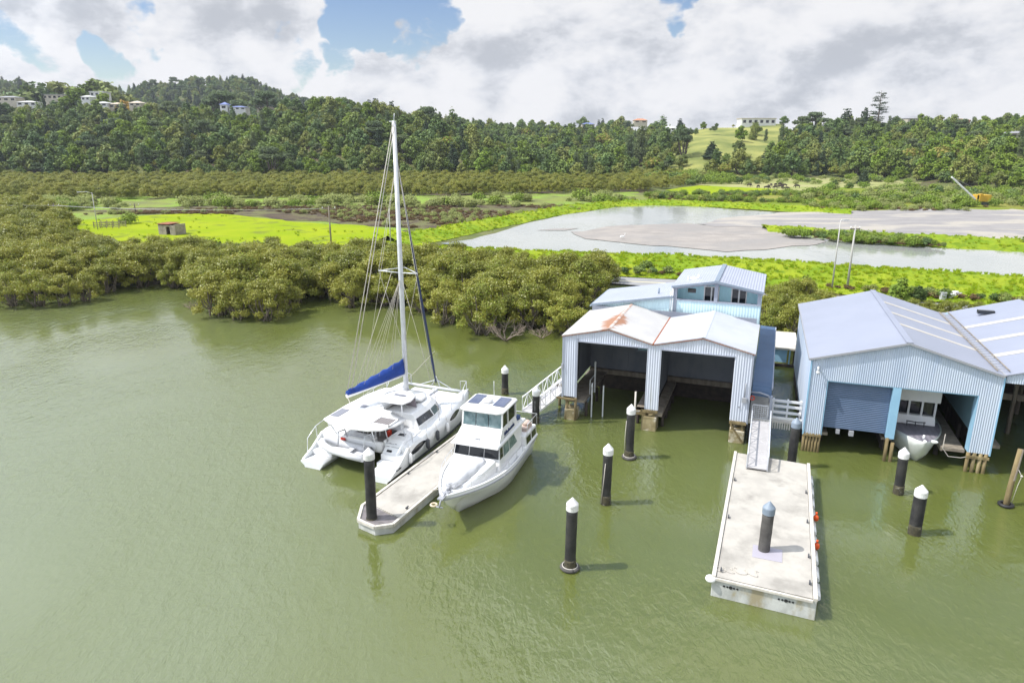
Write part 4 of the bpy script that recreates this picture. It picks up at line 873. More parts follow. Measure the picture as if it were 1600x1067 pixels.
d = MB(); d.box(6.2, 6.75, V0 + .9, V0 + .95, 7.42, 7.72); d.build('window', M['glass'], bh)
r = MB(); roof_slab(r, U0 - .15, TE, UM, TA, V0 - .3, V1 + .1, .08); roof_slab(r, UM, TA, U1 + .15, TE, V0 - .3, V1 + .1, .08); r.build('roof', M['roofg'], bh)
r = MB(); r.bar((UM, V0 - .32, TA + .1), (UM, V1 + .12, TA + .1), .3, .05)
for a, b in (((U0 - .15, TE), (UM, TA)), ((UM, TA), (U1 + .15, TE))): r.bar((a[0], V0 - .32, a[1] + .03), (b[0], V0 - .32, b[1] + .03), .04, .14)
r.build('roof_trim', M['capgrey'], bh)
r = MB(); r.ell((6.5, 8.9, 8.32), (.3, .2, .14)); r.tube([(6.8, 9.0, 8.2), (6.8, 9.0, 8.6)], .06, 8); r.tube([(6.1, 8.8, 8.1), (6.1, 8.8, 8.45)], .05, 8); r.build('roof_vent', M['white'], bh)
r = MB(); r.tube([(U0 - .06, V0 - .1, TE - .1), (U0 - .06, V0 - .1, 5.5)], .05, 8); r.tube([(U0 - .2, V0 - .1, 7.55), (U0 - .2, V0 - .1, 6.2)], .04, 8); r.build('downpipe', M['white'], bh)
# lower wing
wv = MB(); wv.extr([(-.3, 7.2, 1), (5.35, 7.2, 1), (5.35, 7.2, 7.2), (-.3, 7.2, 6.2)], (0, .12, 0)); wv.box(-.3, -.18, 7.32, 12.6, 1, 6.15); wv.build('wing_wall', M['palecyan'], bh)
r = MB(); roof_slab(r, -.5, 6.2, 5.36, 7.24, 7.02, 12.8, .08); r.build('wing_roof', M['roofg'], bh)
r = MB(); r.bar((-.5, 7.0, 6.24), (5.36, 7.0, 7.28), .05, .16); r.box(-.62, -.5, 7.0, 12.8, 6.1, 6.22); r.tube([(4.1, 8.6, 7.0), (4.1, 8.6, 7.5)], .06, 8); r.build('roof_trim', M['capgrey'], bh)
# small fittings on the front
r = MB(); r.box(10.72, 10.98, -.2, -.04, 2.7, 3.0); r.box(-.62, -.5, -.14, .02, 3.55, 3.85); r.tube([(10.85, -.06, 3.), (10.85, -.06, 3.9)], .03, 6); r.box(10.55, 10.62, -.08, -.04, 2.3, 2.4); r.build('meter_box', M['grey'], bh)
# covered side walkway
cw = thing('covered_walkway', 'dark blue roofed walkway running along the right side of the white boathouse', 'walkway', (3.83, 43.56, 0), RZ)
r = MB(); path = [(1.25, 2.75), (1.32, 3.05), (1.6, 3.28), (2.2, 3.35), (9, 3.35), (16.5, 3.35)]
for (a, za), (b, zb) in zip(path[:-1], path[1:]):
    r.add([(11.22, a, za), (12.36, a, za - .05), (12.36, b, zb - .05), (11.22, b, zb), (11.22, a, za + .06), (12.36, a, za + .01), (12.36, b, zb + .01), (11.22, b, zb + .06)],
          [(3, 2, 1, 0), (4, 5, 6, 7), (0, 1, 5, 4), (1, 2, 6, 5), (2, 3, 7, 6), (3, 0, 4, 7)])
r.build('roof', M['roofblue'], cw)
r = MB(); r.tube([(11.15, 1.2, 2.95), (11.7, 1.2, 2.98), (12.2, 1.2, 2.85), (12.42, 1.2, 2.5), (12.42, 1.2, 1.3)], .06, 8); r.box(12.34, 12.42, 1.25, 16.5, 3.22, 3.36)
r.box(12.32, 12.44, .9, 1.15, -.3, 2.9); 
for v in (4, 7, 10, 13, 16): r.box(12.3, 12.4, v, v + .1, -.3, 3.25)
r.build('frame', M['inner'], cw)
r = MB(); r.box(11.2, 12.4, .2, 16.5, 1.3, 1.42)
r.build('deck', M['palewood'], cw)
r = MB()
for u in (11.35, 12.25):
    for v in (.4, 3, 6, 9, 12): r.tube([(u, v, -.5), (u, v, 1.3)], .11, 7)
r.build('pile', M['dwood'], cw)
r = MB()
for a, b in (((11.35, 2.3), (12.25, 2.3)), ((11.35, 1.45), (12.25, 1.45)), ((11.35, 1.45), (11.35, 2.3)), ((12.25, 1.45), (12.25, 2.3))): r.bar((a[0], .85, a[1]), (b[0], .85, b[1]), .06)
for i in range(1, 7): r.bar((11.35 + i * .13, .85, 1.45), (11.35 + i * .13, .85, 2.3), .02); r.bar((11.35, .85, 1.45 + i * .12), (12.25, .85, 1.45 + i * .12), .02)
r.build('gate', M['alu'], cw)
r = MB(); r.torus((11.28, 1.0, 2.65), .12, .035, tilt=True); r.build('hose_reel', M['red'], cw)

# ================================================================== RIGHT BOATHOUSE
RR = R(-19)
rb = thing('boathouse', 'large blue corrugated boathouse with slate roller door and a launch inside', 'boathouse', (17.78, 38.58, 0), RR)
RE, RA, RM = 5.75, 7.12, 4.32
def rz(u): return np.interp(u, [-.52, RM, 9.05], [RE, RA, RE + .03]) - .05
b = MB(); b.corr('u', 0, -.45, .48, 1.12, rz, .115, .02); b.corr('u', 0, .48, 8.07, 4.53, rz, .115, .02); b.corr('u', 0, 8.07, 9.08, 1.17, rz, .115, .02)
b.corr('v', -.47, 0, 14.4, 1.0, RE - .05, .115, .02); b.corr('v', 9.08, .1, 14.4, 4.6, RE - .05, .115, .02); b.corr('u', 14.4, -.45, 9.05, 1., rz, .2, .02)
b.build('wall', M['corrb'], rb)
t = MB(); t.box(-.53, -.45, -.06, .06, 1.05, 5.66); t.box(9.06, 9.13, -.05, .06, 1.1, 5.68); t.box(.48, .52, 0, .5, 1.13, 4.52); t.box(8.03, 8.07, 0, .6, 1.17, 4.52); t.box(3.90, 4.32, .0, .14, 1.4, 4.52); t.box(3.90, 3.96, .14, .9, 1.4, 4.52); t.box(4.26, 4.32, .14, .9, 1.4, 4.52); t.box(.5, 8.05, .02, .3, 4.47, 4.53)
t.build('trim', M['bluetrim'], rb)
t = MB(); t.box(.54, 3.88, .32, .40, 1.55, 4.5); t.build('roller_door', M['roller'], rb)
t = MB(); t.box(2.0, 2.25, .2, .5, 1.2, 1.5); t.box(1.3, 1.5, .2, .5, 1.25, 1.5); t.build('door_fitting', M['grey'], rb)
t = MB(); t.box(8.9, 9.02, .2, 14, 1.2, 5.5); t.build('inner_wall', M['cyan'], rb)
t = MB(); t.box(-.4, 9.0, 14.2, 14.3, -.4, 5.6); t.box(-.42, -.36, .4, 14.2, -.4, 1.1); t.box(9.03, 9.09, 3, 14.2, -.4, 1.2); t.box(4.08, 4.14, 1.5, 14.2, -.4, 4.0); t.build('light_block_boards', M['dwood'], rb)  # back, side and divider boards added to block light and darken the bays
t = MB(); t.box(6.9, 8.0, .4, 14, .95, 1.12); t.box(6.8, 6.9, .4, 14, .9, 1.14); t.box(.5, .9, .5, 14, .95, 1.12); t.box(3.85, 4.4, .9, 14, .95, 1.12); t.build('walkway', M['wood'], rb)
t = MB(); 
tt = MB(); tt.tube([(8.75, 2.2 + .33 * math.cos(a), 2.4 + .33 * math.sin(a)) for a in [i * .3142 for i in range(21)]], .12, 8); tt.build('tyre_fender', M['black'], rb)
for u0, n, du in ((-.42, 6, .17), (4.0, 1, .3), (4.3, 1, .3), (8.1, 3, .3), (8.95, 1, .1)):
    for k in range(n):
        p = MB(); p.tube([(u0 + k * du, .05, -.6), (u0 + k * du, .05, 1.18 if u0 != 4.0 else 1.45)], .075 if n > 3 else .1, 8); p.build('pile', M['pilewood'], rb)
p = MB(); p.box(8.0, 9.1, -.08, .0, .85, 1.0); p.box(-.5, .5, -.1, -.04, 1.0, 1.12); p.build('bearer', M['pilewood'], rb)
for v in (2, 5, 8):
    for u in (.7, 4.1, 7.0, 8.8, -.4): p = MB(); p.tube([(u, v, -.6), (u, v, 1.0)], .12, 6); p.build('pile', M['dwood'], rb)
r = MB(); roof_slab(r, -.62, RE - .02, RM, RA, -.15, 14.5, .07); roof_slab(r, RM, RA, 9.0, RE, -.15, 14.5, .07); r.build('roof', M['roofb'], rb)
r = MB(); r.bar((-.62, -.17, RE), (RM, -.17, RA + .02), .04, .12); r.bar((RM, -.17, RA + .02), (9.05, -.17, RE), .04, .12); r.bar((-.64, -.15, RE), (-.64, 14.5, RE), .06, .12); r.build('roof_trim', M['grey'], rb)
r = MB(); r.bar((RM, -.16, RA + .09), (RM, 14.5, RA + .09), .34, .03); r.build('ridge_cap', M['roofb'], rb)
for v in (4.3, 7.4, 10.6):
    r = MB(); roof_slab(r, RM + .2, RA + .02 - .0, 8.9, RE + .10, v, v + .45, .012); r.build('skylight_strip', M['sheet_l'], rb)
r = MB(); r.tube([(-.12, -.02, 5.3), (-.12, -.3, 5.35), (-.12, -.32, 5.1)], .06, 8); r.ell((-.12, -.32, 5.05), (.12, .12, .1)); r.build('lamp', M['alu'], rb)
t = MB(); t.tube([(6.95, .5, 1.9), (6.9, .35, 1.1), (7.2, .2, .7), (7.8, .1, .75), (8.1, -.05, .95)], .02, 5); t.build('hanging_line', M['rope'], rb)
# next boathouse
nb = thing('boathouse', 'pale blue boathouse cut by the right edge of the photo, joined at the roof valley', 'boathouse', (17.78, 38.58, 0), RR)
r = MB(); roof_slab(r, 9.12, RE, 13.6, 7.1, .0, 14.7, .07); roof_slab(r, 13.6, 7.1, 18.2, RE, .0, 14.7, .07); r.build('roof', M['roofb'], nb)
b = MB(); b.corr('u', .1, 9.2, 18, lambda u: 5.35, lambda u: np.interp(u, [9.1, 13.6, 18.1], [RE, 7.1, RE]) - .05, .115, .02); b.corr('v', 18., .1, 14.4, 1., RE, .115, .02); b.build('wall', M['corrb'], nb)
for v in (3.2, 6.4, 9.8):
    r = MB(); roof_slab(r, 9.3, RE + .13, 13.5, 7.155, v, v + .5, .012); r.build('skylight_strip', M['sheet_l'], nb)
r = MB(); r.box(9.02, 9.12, -.1, 14.6, RE + .03, RE + .08); r.build('gutter', M['grey'], nb)
r = MB(); r.box(10.6, 11.6, 12.2, 12.5, 6.45, 6.7); r.build('roof_vent', M['glass'], nb)
for v in (3, 7, 11):
    for u in (9.6, 12, 13.6): p = MB(); p.tube([(u, v, -.6), (u, v, 5.4)], .13, 6); p.build('pile', M['wood'], nb)
p = MB(); p.box(10, 18, 7, 7.2, 2.2, 2.6); p.build('beam', M['wood'], nb)
p = MB(); p.box(9.3, 10.0, 1.5, 14, 1.0, 1.2); p.build('walkway', M['wood'], nb)
p = MB(); p.box(9.2, 18, 14.3, 14.4, -.4, 1.6); p.build('light_block_boards', M['dwood'], nb)  # low back board added to stop light coming in behind
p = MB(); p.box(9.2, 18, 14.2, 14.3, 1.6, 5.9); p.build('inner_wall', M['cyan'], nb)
ro = thing('roof_ladder', 'thin metal ladder lying in the valley between the blue roofs', 'ladder', (17.78, 38.58, 0), RR)
r = MB(); r.bar((8.75, .2, RE + .22), (8.75, 14.3, RE + .22), .05); r.bar((9.3, .2, RE + .26), (9.3, 14.3, RE + .26), .05); r.build('rail', M['wood'], ro)
r = MB()
for i in range(28): r.bar((8.75, .5 + i * .5, RE + .22), (9.3, .5 + i * .5, RE + .26), .03)
r.build('rung', M['grey'], ro)
# bridge between the boathouses at the back and rails in front
bd = thing('footbridge', 'pale timber deck bridging the two boathouses at the back of the gap', 'footbridge', (17.78, 38.58, 0), RR)
r = MB(); r.box(-2.1, -.1, 16.8, 22.2, 1.4, 1.55); r.build('deck', M['palewood'], bd)
r = MB(); r.box(-2.0, -.9, 16.95, 17.05, .3, 1.38); r.box(-.75, -.65, 16.9, 17.0, .2, 1.4); r.build('skirt', M['bluetrim'], bd)
r = MB(); r.box(-2.1, -.1, 16.6, 16.75, -.1, .25); [r.tube([(u, 17.2, -.6), (u, 17.2, 1.4)], .12, 7) for u in (-1.9, -.3)]; r.build('pile', M['dwood'], bd)
fw = thing('timber_walkway', 'short pale walkway with white plank rails linking the two boathouses', 'walkway', (17.78, 38.58, 0), RR)
r = MB(); r.box(-2.25, -.52, 1.3, 2.2, 1.05, 1.15); r.build('deck', M['palewood'], fw)
r = MB()
for z in (1.35, 1.75, 2.1): r.box(-2.3, -.52, 2.2, 2.26, z, z + .16)
r.box(-2.3, -.52, 1.24, 1.3, 1.35, 1.47); [r.box(u, u + .1, 2.26, 2.36, .9, 2.3) for u in (-2.25, -1.4, -.65)]; r.build('plank_rail', M['white'], fw)
r = MB(); [r.box(-2.2 + i * .14, -2.12 + i * .14, 1.22, 1.3, .7, 1.1) for i in range(12)]; r.build('slat_skirt', M['palewood'], fw)

# ================================================================== DOCKS
# big dock on the right
bdv = Vector((11.75 - 16.23, 23.25 - 35.02, 0)); L_ = bdv.length; ang = math.atan2(-bdv.x, bdv.y) ; ang = math.atan2(35.02 - 23.25, 16.23 - 11.75) - math.pi / 2
dk_ = thing('floating_dock', 'wide rectangular concrete dock with grey capped pile standing in it', 'dock', (8.13, 24.81, 0), ang)
def dl(px, py, z=.9):
    x, y, _ = G(px, py, z); dx, dy = x - 8.13, y - 24.81
    return (dx * math.cos(ang) + dy * math.sin(ang), -dx * math.sin(ang) + dy * math.cos(ang))
BRc = dl(1277, 938); TRc = dl(1265, 725); TLc = dl(1147, 706); print('dock corners', BRc, TRc, TLc)
Wd = (BRc[0] + TRc[0]) / 2; sk = BRc[1]; Ld = (TRc[1] - sk + TLc[1]) / 2
poly = [(0, 0), (Wd, sk), (Wd, Ld + sk), (0, Ld)]
s_ = MB(); s_.prism(poly, -.5, .84); s_.build('hull', M['dockside'], dk_, bevel=.03)
s_ = MB(); s_.prism([(.16, .06 + sk * .05), (Wd - .16, sk + .08), (Wd - .16, Ld + sk - .05), (.16, Ld - .05)], .842, .90); s_.build('deck', M['concrete'], dk_)
s_ = MB()
def q(u, v): return (u, v + sk * u / Wd)
s_.bar((.06, 0, .90), (.06, Ld, .90), .16, .14); s_.bar((Wd - .06, sk, .90), (Wd - .06, Ld + sk, .90), .16, .14); s_.bar((.14, -.04, .84), (Wd - .14, sk - .04, .84), .10, .12); s_.build('edge_rail', M['palewood'], dk_, bevel=.015)
s_ = MB(); s_.box(*(lambda a: (a[0] - .55, a[0] + .65, a[1] - .5, a[1] + .5))(dl(1197, 864)), .902, .915); s_.build('cover_plate', mat('plate', (.38, .36, .42), None, rough=.6), dk_)
s_ = MB()
for i in range(9): s_.tube([(Wd + .1, sk + 1.0 + i * 1.28, .35), (Wd + .1, sk + 1.9 + i * 1.28, .35)], .12, 10)
s_.build('fender', M['white'], dk_)
for i, t_2 in enumerate(((-.05, -.02),)):
    s_ = MB(); s_.lathe([(.10, .70), (.19, .72), (.22, .79), (.19, .87), (.08, .89)], t_2[0], t_2[1], 14); s_.build('corner_fender', M['white'], dk_)
s_ = MB()
def disc(b, u, z, r_, mi=0):
    c = q(u, -.005); n = 10
    b.add([(c[0] + r_ * math.cos(6.283 * k / n), c[1] - .012 + sk / Wd * r_ * math.cos(6.283 * k / n), z + r_ * math.sin(6.283 * k / n)) for k in range(n)], [tuple(range(n))], mi)
for u0 in (.75, Wd - 1.1):
    for k, du in enumerate((-.26, -.13, 0, .13, .26)): disc(s_, u0 + du, .58, .045 if k != 2 else .075)
s_.build('drain_hole', M['black'], dk_)
s_ = MB()
for (a, b_2) in ((.25, 9), (.25, 5), (Wd - .25, 3), (Wd - .25, 6), (Wd - .25, 9), (Wd - .25, 1), (.3, .5)):
    p0 = q(a, b_2); s_.bar((p0[0], p0[1] - .12, 1.0), (p0[0], p0[1] + .12, 1.0), .05); s_.box(p0[0] - .03, p0[0] + .03, p0[1] - .05, p0[1] + .05, .9, 1.0)
s_.build('cleat', M['dgrey'], dk_)
for i, (px, py) in enumerate(((1275, 809), (1276, 853))):
    x, y, _ = G(px, py, .55); bu = MB(); bu.ell((0, 0, 0), (.13, .13, .17)); bu.tube([(0, 0, .2), (0, 0, .3)], .05, 8)
    o = bu.build('mooring_buoy', M['orange']); o.location = (x, y, .55); tag(o, ['orange ball buoy hanging on the dock side nearer the gangway', 'orange ball buoy hanging on the dock side nearer the camera'][i], 'buoy')
# ropes coiled on the dock
def rope_pile(name, px, py, z, label, n=30, sx=.5, sy=.18, seed=1, r=.012):
    r_ = random.Random(seed); x, y, _ = G(px, py, z); P = []; a = 0; cx_, cy_ = -sx, 0
    for i in range(n):
        a += .55; cx_ += 2 * sx / n; P.append((cx_ + .14 * math.cos(a) + r_.uniform(-.02, .02), cy_ + sy * math.sin(a * .9 + r_.random() * .3), .02 + .008 * math.sin(i)))
    b = MB(); b.tube(P, r, 6); o = b.build(name, M['rope']); o.location = (x, y, z); o.rotation_euler = (0, 0, -.3); tag(o, label, 'rope')
rope_pile('mooring_rope', 1132, 890, .92, 'coiled rope at the front left corner of the wide dock', seed=2, sx=.4)
rope_pile('mooring_rope', 1166, 894, .92, 'loose tangled rope lying across the front of the wide dock', seed=5, sx=.55, sy=.22)
# gangway down to the wide dock
def gangway(name, label, A, B, wdt, hr, m, nb, deckm, floor=.0, mi=None):
    A = Vector(A); B = Vector(B); d = B - A; side = Vector((d.y, -d.x, 0)).normalized() * wdt / 2
    t = thing(name, label, 'gangway', A, 0); o0 = A
    k = MB(); k.bar((0, 0, 0), d, wdt - .08, .06); k.build('deck', deckm, t)
    for s_2 in (-1, 1):
        k = MB(); a = side * s_2; up = Vector((0, 0, hr)); k.bar(a, d + a, .07, .14); k.bar(a + up, d + a + up, .06, .06)
        for i in range(nb + 1):
            p = a + d * (i / nb); k.bar(p, p + up, .045)
            if i < nb: k.bar(p + (up if i % 2 else Vector()), a + d * ((i + 1) / nb) + (Vector() if i % 2 else up), .03)
        k.build('truss_rail', m, t)
    return t
M['galv'] = mat('galvanised_steel', (.62, .64, .68), (.54, .56, .60), 2, .45, metal=.2)
M['gdeck'] = mat('grey_gangway_deck', (.46, .45, .46), (.40, .39, .40), 1.5, .8, wave=('Y', .25, .5))
a_ = G(1182, 730, 1.0); fr_ = lambda u, v, z: (3.83 + u * math.cos(RZ) - v * math.sin(RZ), 43.56 + u * math.sin(RZ) + v * math.cos(RZ), z)
gangway('gangway', 'grey decked gangway sloping from the covered walkway down to the wide dock', fr_(11.93, -5.5, 1.02), fr_(11.9, .25, 1.48), 1.05, .75, M['galv'], 9, M['gdeck'])
# narrow dock at the left
ang2 = R(-25); ex, ey = math.cos(ang2), math.sin(ang2)
ax = Vector((math.sin(R(25)), math.cos(R(25)), 0)); pr_p = Vector((ax.y, -ax.x, 0))
o2 = Vector((-6.2, 31.15, 0)) 
nd = thing('floating_dock', 'narrow concrete pontoon with pale timber edging between catamaran and launch', 'dock', o2, R(-25))
w2 = 1.2; outline = [(-w2, 0), (-w2 - .02, -.35), (-.55, -1.55), (.55, -1.75), (w2, -1.2), (w2, 13.4), (-w2, 13.4)]
s_ = MB(); s_.prism(outline, -.3, .40); s_.build('hull', M['dockside'], nd, bevel=.02)
s_ = MB(); s_.prism([(-w2 + .14, .0), (w2 - .14, -.55), (w2 - .14, 13.3), (-w2 + .14, 13.3)], .402, .46); s_.build('deck', M['concrete'], nd)
s_ = MB()
for p, q_ in zip(outline, outline[1:] + outline[:1]): s_.bar((p[0] * .99, p[1], .42), (q_[0] * .99, q_[1], .42), .15, .16)
s_.build('edge_rail', M['palewood'], nd, bevel=.01)
s_ = MB(); s_.prism([(-w2 + .1, -.05), (-w2 + .1, -.3), (-.5, -1.4), (.5, -1.6), (w2 - .1, -1.1), (w2 - .14, -.6)], .404, .43); s_.build('pile_well', mat('well', (.20, .18, .19), (.14, .13, .13), 3, .8), nd)
s_ = MB()
for v in (.3, 3.5, 6.5, 9.5):
    for u in (-w2 + .2, w2 - .2): s_.bar((u, v - .12, .55), (u, v + .12, .55), .05); s_.box(u - .03, u + .03, v - .04, v + .04, .46, .55)
s_.build('cleat', M['dgrey'], nd)
g1 = G(822, 655, .6); g2 = fr_(-.75, 1.6, 1.7); print('left gangway', g1, g2)
gangway('gangway', 'long white railed gangway from narrow pontoon up to the left side of the white boathouse', (1.1, 43.2, .62), g2 if False else fr_(-.9, 2.6, 1.75), 1.1, .95, M['white'], 8, M['gdeck'])
dp = thing('side_platform', 'small timber landing at the left wall of the white boathouse', 'platform', (3.83, 43.56, 0), RZ)
s_ = MB(); s_.box(-1.5, -.56, 1.8, 5.5, 1.55, 1.68); s_.build('deck', M['wood'], dp); s_ = MB(); [s_.tube([(-1.35, v, -.5), (-1.35, v, 1.55)], .1, 7) for v in (2.2, 5)]; s_.build('pile', M['pilewood'], dp)

# ================================================================== PILES
M['tide'] = mat('tide_growth', (.085, .075, .045), (.045, .042, .03), 6, .95, bump=1., bscale=12, bdist=.04, c3=(.20, .19, .15), scale3=5, lo3=.58, hi3=.68)
def pile(px, py, top, r_, label, cap='capwhite', sleeve='sleeve', base=0., ring=False, line=False, ribbed=False, lean=(0, 0)):
    x, y, _ = G(px, py, base)
    zt = V(y + r_ * 0, top); 
    t = thing('mooring_pile', label, 'mooring pile', (x, y + r_, 0), 0); t.rotation_euler = (.012 * math.sin(px), .014 * math.sin(px * 1.7), px); b = MB()
    prof = [(r_, -1.2)]
    if ribbed:
        n = 34
        for i in range(n): z = i / n * (zt - .55); prof += [(r_ * 1.0, z), (r_ * 1.07, z + .02), (r_ * 1.07, z + .045), (r_, z + .06)]
    else:
        for i in range(12): prof.append((r_ * (1 + .012 * math.sin(i * 1.7)), i / 12 * (zt - .55)))
    prof.append((r_, zt - .5)); b.lathe(prof, n=24); b.build('sleeve', M[sleeve], t)
    if base < .3: b = MB(); b.lathe([(r_ * 1.09, -.6), (r_ * 1.10, .1), (r_ * 1.085, .38), (r_ * 1.07, .5)], n=24); b.build('tide_band', M['tide'], t)
    c = MB(); c.lathe([(r_ * 1.02, zt - .60), (r_ * 1.1, zt - .58), (r_ * 1.1, zt - .32), (r_ * 1.05, zt - .28), (r_ * .14, zt - .02), (.01, zt)], n=20, sm=False); c.build('cap', M[cap], t)
    if ring:
        k = MB(); k.torus((0, 0, .08), r_ + .12, .08, n=24); k.build('float_ring', M['sleeve2'], t)
        k = MB(); k.torus((0, 0, .17), r_ + .09, .022, n=24); k.build('rope_ring', M['rope'], t)
    if line:
        k = MB(); k.tube([(r_ + .02, -r_ * .4, zt - 1.0), (r_ + .03, -r_ * .6, zt - 2.0), (r_ * .8, -r_ * .9, .1)], .02, 5); k.build('hanging_line', M['rope'], t)
    return t
pile(891, 893, 781, .24, 'nearest white capped black pile in open water with a float ring', ring=True)
pile(947, 790, 695, .24, 'white capped black pile second from the camera in the row towards the boathouse', line=True)
pile(984, 718, 633, .24, 'white capped black pile just off the left boathouse with a rope ring', ring=True, line=True)
pile(580, 826, 702, .25, 'tall white capped black pile at the tip of the narrow pontoon')
pile(837, 662, 606, .24, 'white capped black pile beside the stern of the launch')
pile(789, 617, 572, .24, 'white capped black pile behind the launch, farthest out from the dock')
pile(1196, 864, 787, .24, 'grey capped weathered pile rising through the middle of the wide dock', cap='capgrey', sleeve='sleeve2', base=.9)
pile(1240, 718, 655, .24, 'grey capped dark pile at the back corner of the wide dock', cap='capgrey', base=.6)
pile(1407, 774, 702, .24, 'white capped black pile in front of the boathouse post with the launch')
pile(1433, 838, 761, .26, 'white capped ribbed black pile nearest the right edge', ribbed=True)
t = thing('timber_pile', 'leaning bare timber pile with a tyre at its base near the right edge', 'timber pile', G(1571, 790)); zt = 3.0
b = MB(); b.tube([(0, 0, -.8), (.12, .1, 1.0), (.38, .3, zt)], [.15, .14, .12], 10); b.build('post', M['pilewood'], t)
b = MB(); b.bar((.16, .0, 1.4), (.44, .22, zt + .02), .07, .1); b.build('batten', M['wood'], t)
b = MB(); b.torus((0, 0, .08), .28, .09); b.build('tyre', M['black'], t)
b = MB(); b.tube([(.3, .05, 2.0), (.42, -.1, 1.7), (.3, -.12, 1.2), (.2, -.1, .2)], .015, 5); b.ell((.42, -.1, 1.7), (.06, .06, .06)); b.build('line', M['rope'], t)
t = thing('timber_post', 'thin timber stake at the boathouse centre pier beside the capped pile', 'post', fr_(4.35, -.25, 0)); b = MB(); b.tube([(0, 0, -.5), (0, 0, 2.6)], .06, 8); b.bar((-.3, 0, 1.25), (.3, 0, 1.3), .07); b.build('post', M['palewood'], t)

# ================================================================== CATAMARAN (x = right, y = forward)
cat = thing('catamaran', 'white sailing catamaran with tall mast and blue sail bag along the pontoon', 'catamaran', (-9.27, 35.47, 0), R(-22.5))
def sheer(s): return 1.36 + .42 * max(0, (s - 2) / 8.9) ** 1.3
def hull_rings(side, s0, s1, n, top=None):
    out = []
    for i in range(n + 1):
        s = s0 + (s1 - s0) * i / n; k = max(0, (s - 5.8) / 5.1); hw = .78 * max(.035, (1 - min(k, 1) ** 2.1)); c = side * (2.2 + .12 * min(k, 1))
        z1 = top if top is not None else sheer(s); wl = hw * .68; inn = .92
        zk = -.45 + .45 * max(0, (s - 9.9) / 1.) ** 2
        ring = [(c + side * hw, s, z1), (c + side * hw * 1.0, s, max(z1 * .62, .3)), (c + side * (wl + .04), s, .12), (c + side * wl * .8, s, -.15), (c, s, zk),
                (c - side * wl * .8, s, -.15), (c - side * (wl + .04), s, .12), (c - side * hw * inn, s, max(z1 * .62, .3)), (c - side * hw * inn, s, z1)]
        out.append(ring if side < 0 else ring[::-1])
    return out
for side in (-1, 1):
    h = MB(); h.loft(hull_rings(side, 1.9, 10.9, 40)); h.loft(hull_rings(side, .0, 1.9, 8, .38)); ho = h.build('hull', M['hullwhite'], cat)
    st = MB(); a, b2 = sorted((side * 1.5, side * 2.9)); st.box(a, b2, .9, 1.95, .382, .66); st.box(a, b2, 1.35, 1.95, .66, .98); st.build('stern_steps', M['white'], cat, bevel=.04)
    bw = MB(); x0, x1 = sorted((side * 2.86, side * 2.985)); bw.extr([(x0, .12, .36), (x0, .12, .44), (x0, 1.0, .80), (x0, 1.9, 1.34), (x0, 2.6, 1.42), (x0, 2.6, .36)], (x1 - x0, 0, 0)); bw.build('bulwark', M['hullwhite'], cat, bevel=.03)
    # bottom paint strip
    for (sa, sb, zc_) in ((2.0, 3.9, .93), (6.9, 8.5, 1.16)):
        wn = MB(); n = 14; top_ = []; bot = []
        for i in range(n + 1):
            s = sa + (sb - sa) * i / n; t_3 = i / n; hh = .24 * math.sin(math.pi * t_3) ** .7; k = max(0, (s - 5.8) / 5.1); hw = .78 * (1 - k ** 2.1); cc = side * (2.2 + .12 * k)
            xo = cc + side * (hw + .012); zz = zc_ + (t_3 - .5) * .14; top_.append((xo, s, zz + hh)); bot.append((xo, s, zz - hh * .7))
        vs_ = top_ + bot; fs_ = [(i, i + 1, n + 2 + i, n + 1 + i) for i in range(n)]
        wn.add(vs_, fs_); wn.build('hull_window', M['glass'], cat)
    bt = MB(); n = 20; vs_ = []
    for i in range(n + 1):
        s = .1 + 10.2 * i / n; k = max(0, (s - 5.8) / 5.1); hw = .78 * (1 - min(k, 1) ** 2.1); cc = side * (2.2 + .12 * k); wl = hw * .68 + .055
        vs_ += [(cc + side * (wl + .0), s, .16), (cc + side * (wl - .01), s, -.05)]
    bt.add(vs_, [(2 * i, 2 * i + 2, 2 * i + 3, 2 * i + 1) for i in range(n)]); bt.build('boot_stripe', M['dgrey'], cat)
br = MB(); br.prism([(-1.6, 1.9), (1.6, 1.9), (1.6, 8.9), (1.2, 9.2), (-1.2, 9.2), (-1.6, 8.9)], .72, 1.02); br.build('bridge_deck', M['white'], cat, bevel=.05)
dk2 = MB(); dk2.prism([(-2.95, 2.2), (-1.35, 2.2), (-1.35, 4.1), (1.35, 4.1), (1.35, 2.35), (2.95, 2.35), (2.96, 6.2), (2.75, 8.6), (2.3, 9.1), (-2.3, 9.1), (-2.75, 8.6), (-2.96, 6.2)], 1.30, 1.42); dk2.build('side_deck', M['white'], cat, bevel=.02)
tn = MB(); tn.box(-1.65, 1.65, 9.1, 10.62, 1.42, 1.44); tn.build('trampoline', M['cloth'], cat)
cb = MB(); cb.tube([(-2.3, 10.65, 1.62), (2.3, 10.65, 1.62)], .09, 10); cb.tube([(-1.3, 10.65, 1.65), (0, 10.75, 2.15), (1.3, 10.65, 1.65)], .03, 6); cb.box(-.16, .16, 9.0, 10.7, 1.46, 1.56)
cb.tube([(-.35, 10.65, 1.65), (0, 10.7, 2.4), (.35, 10.65, 1.65)], .035, 6); cb.build('bow_beam', M['alu'], cat)
ps = MB()
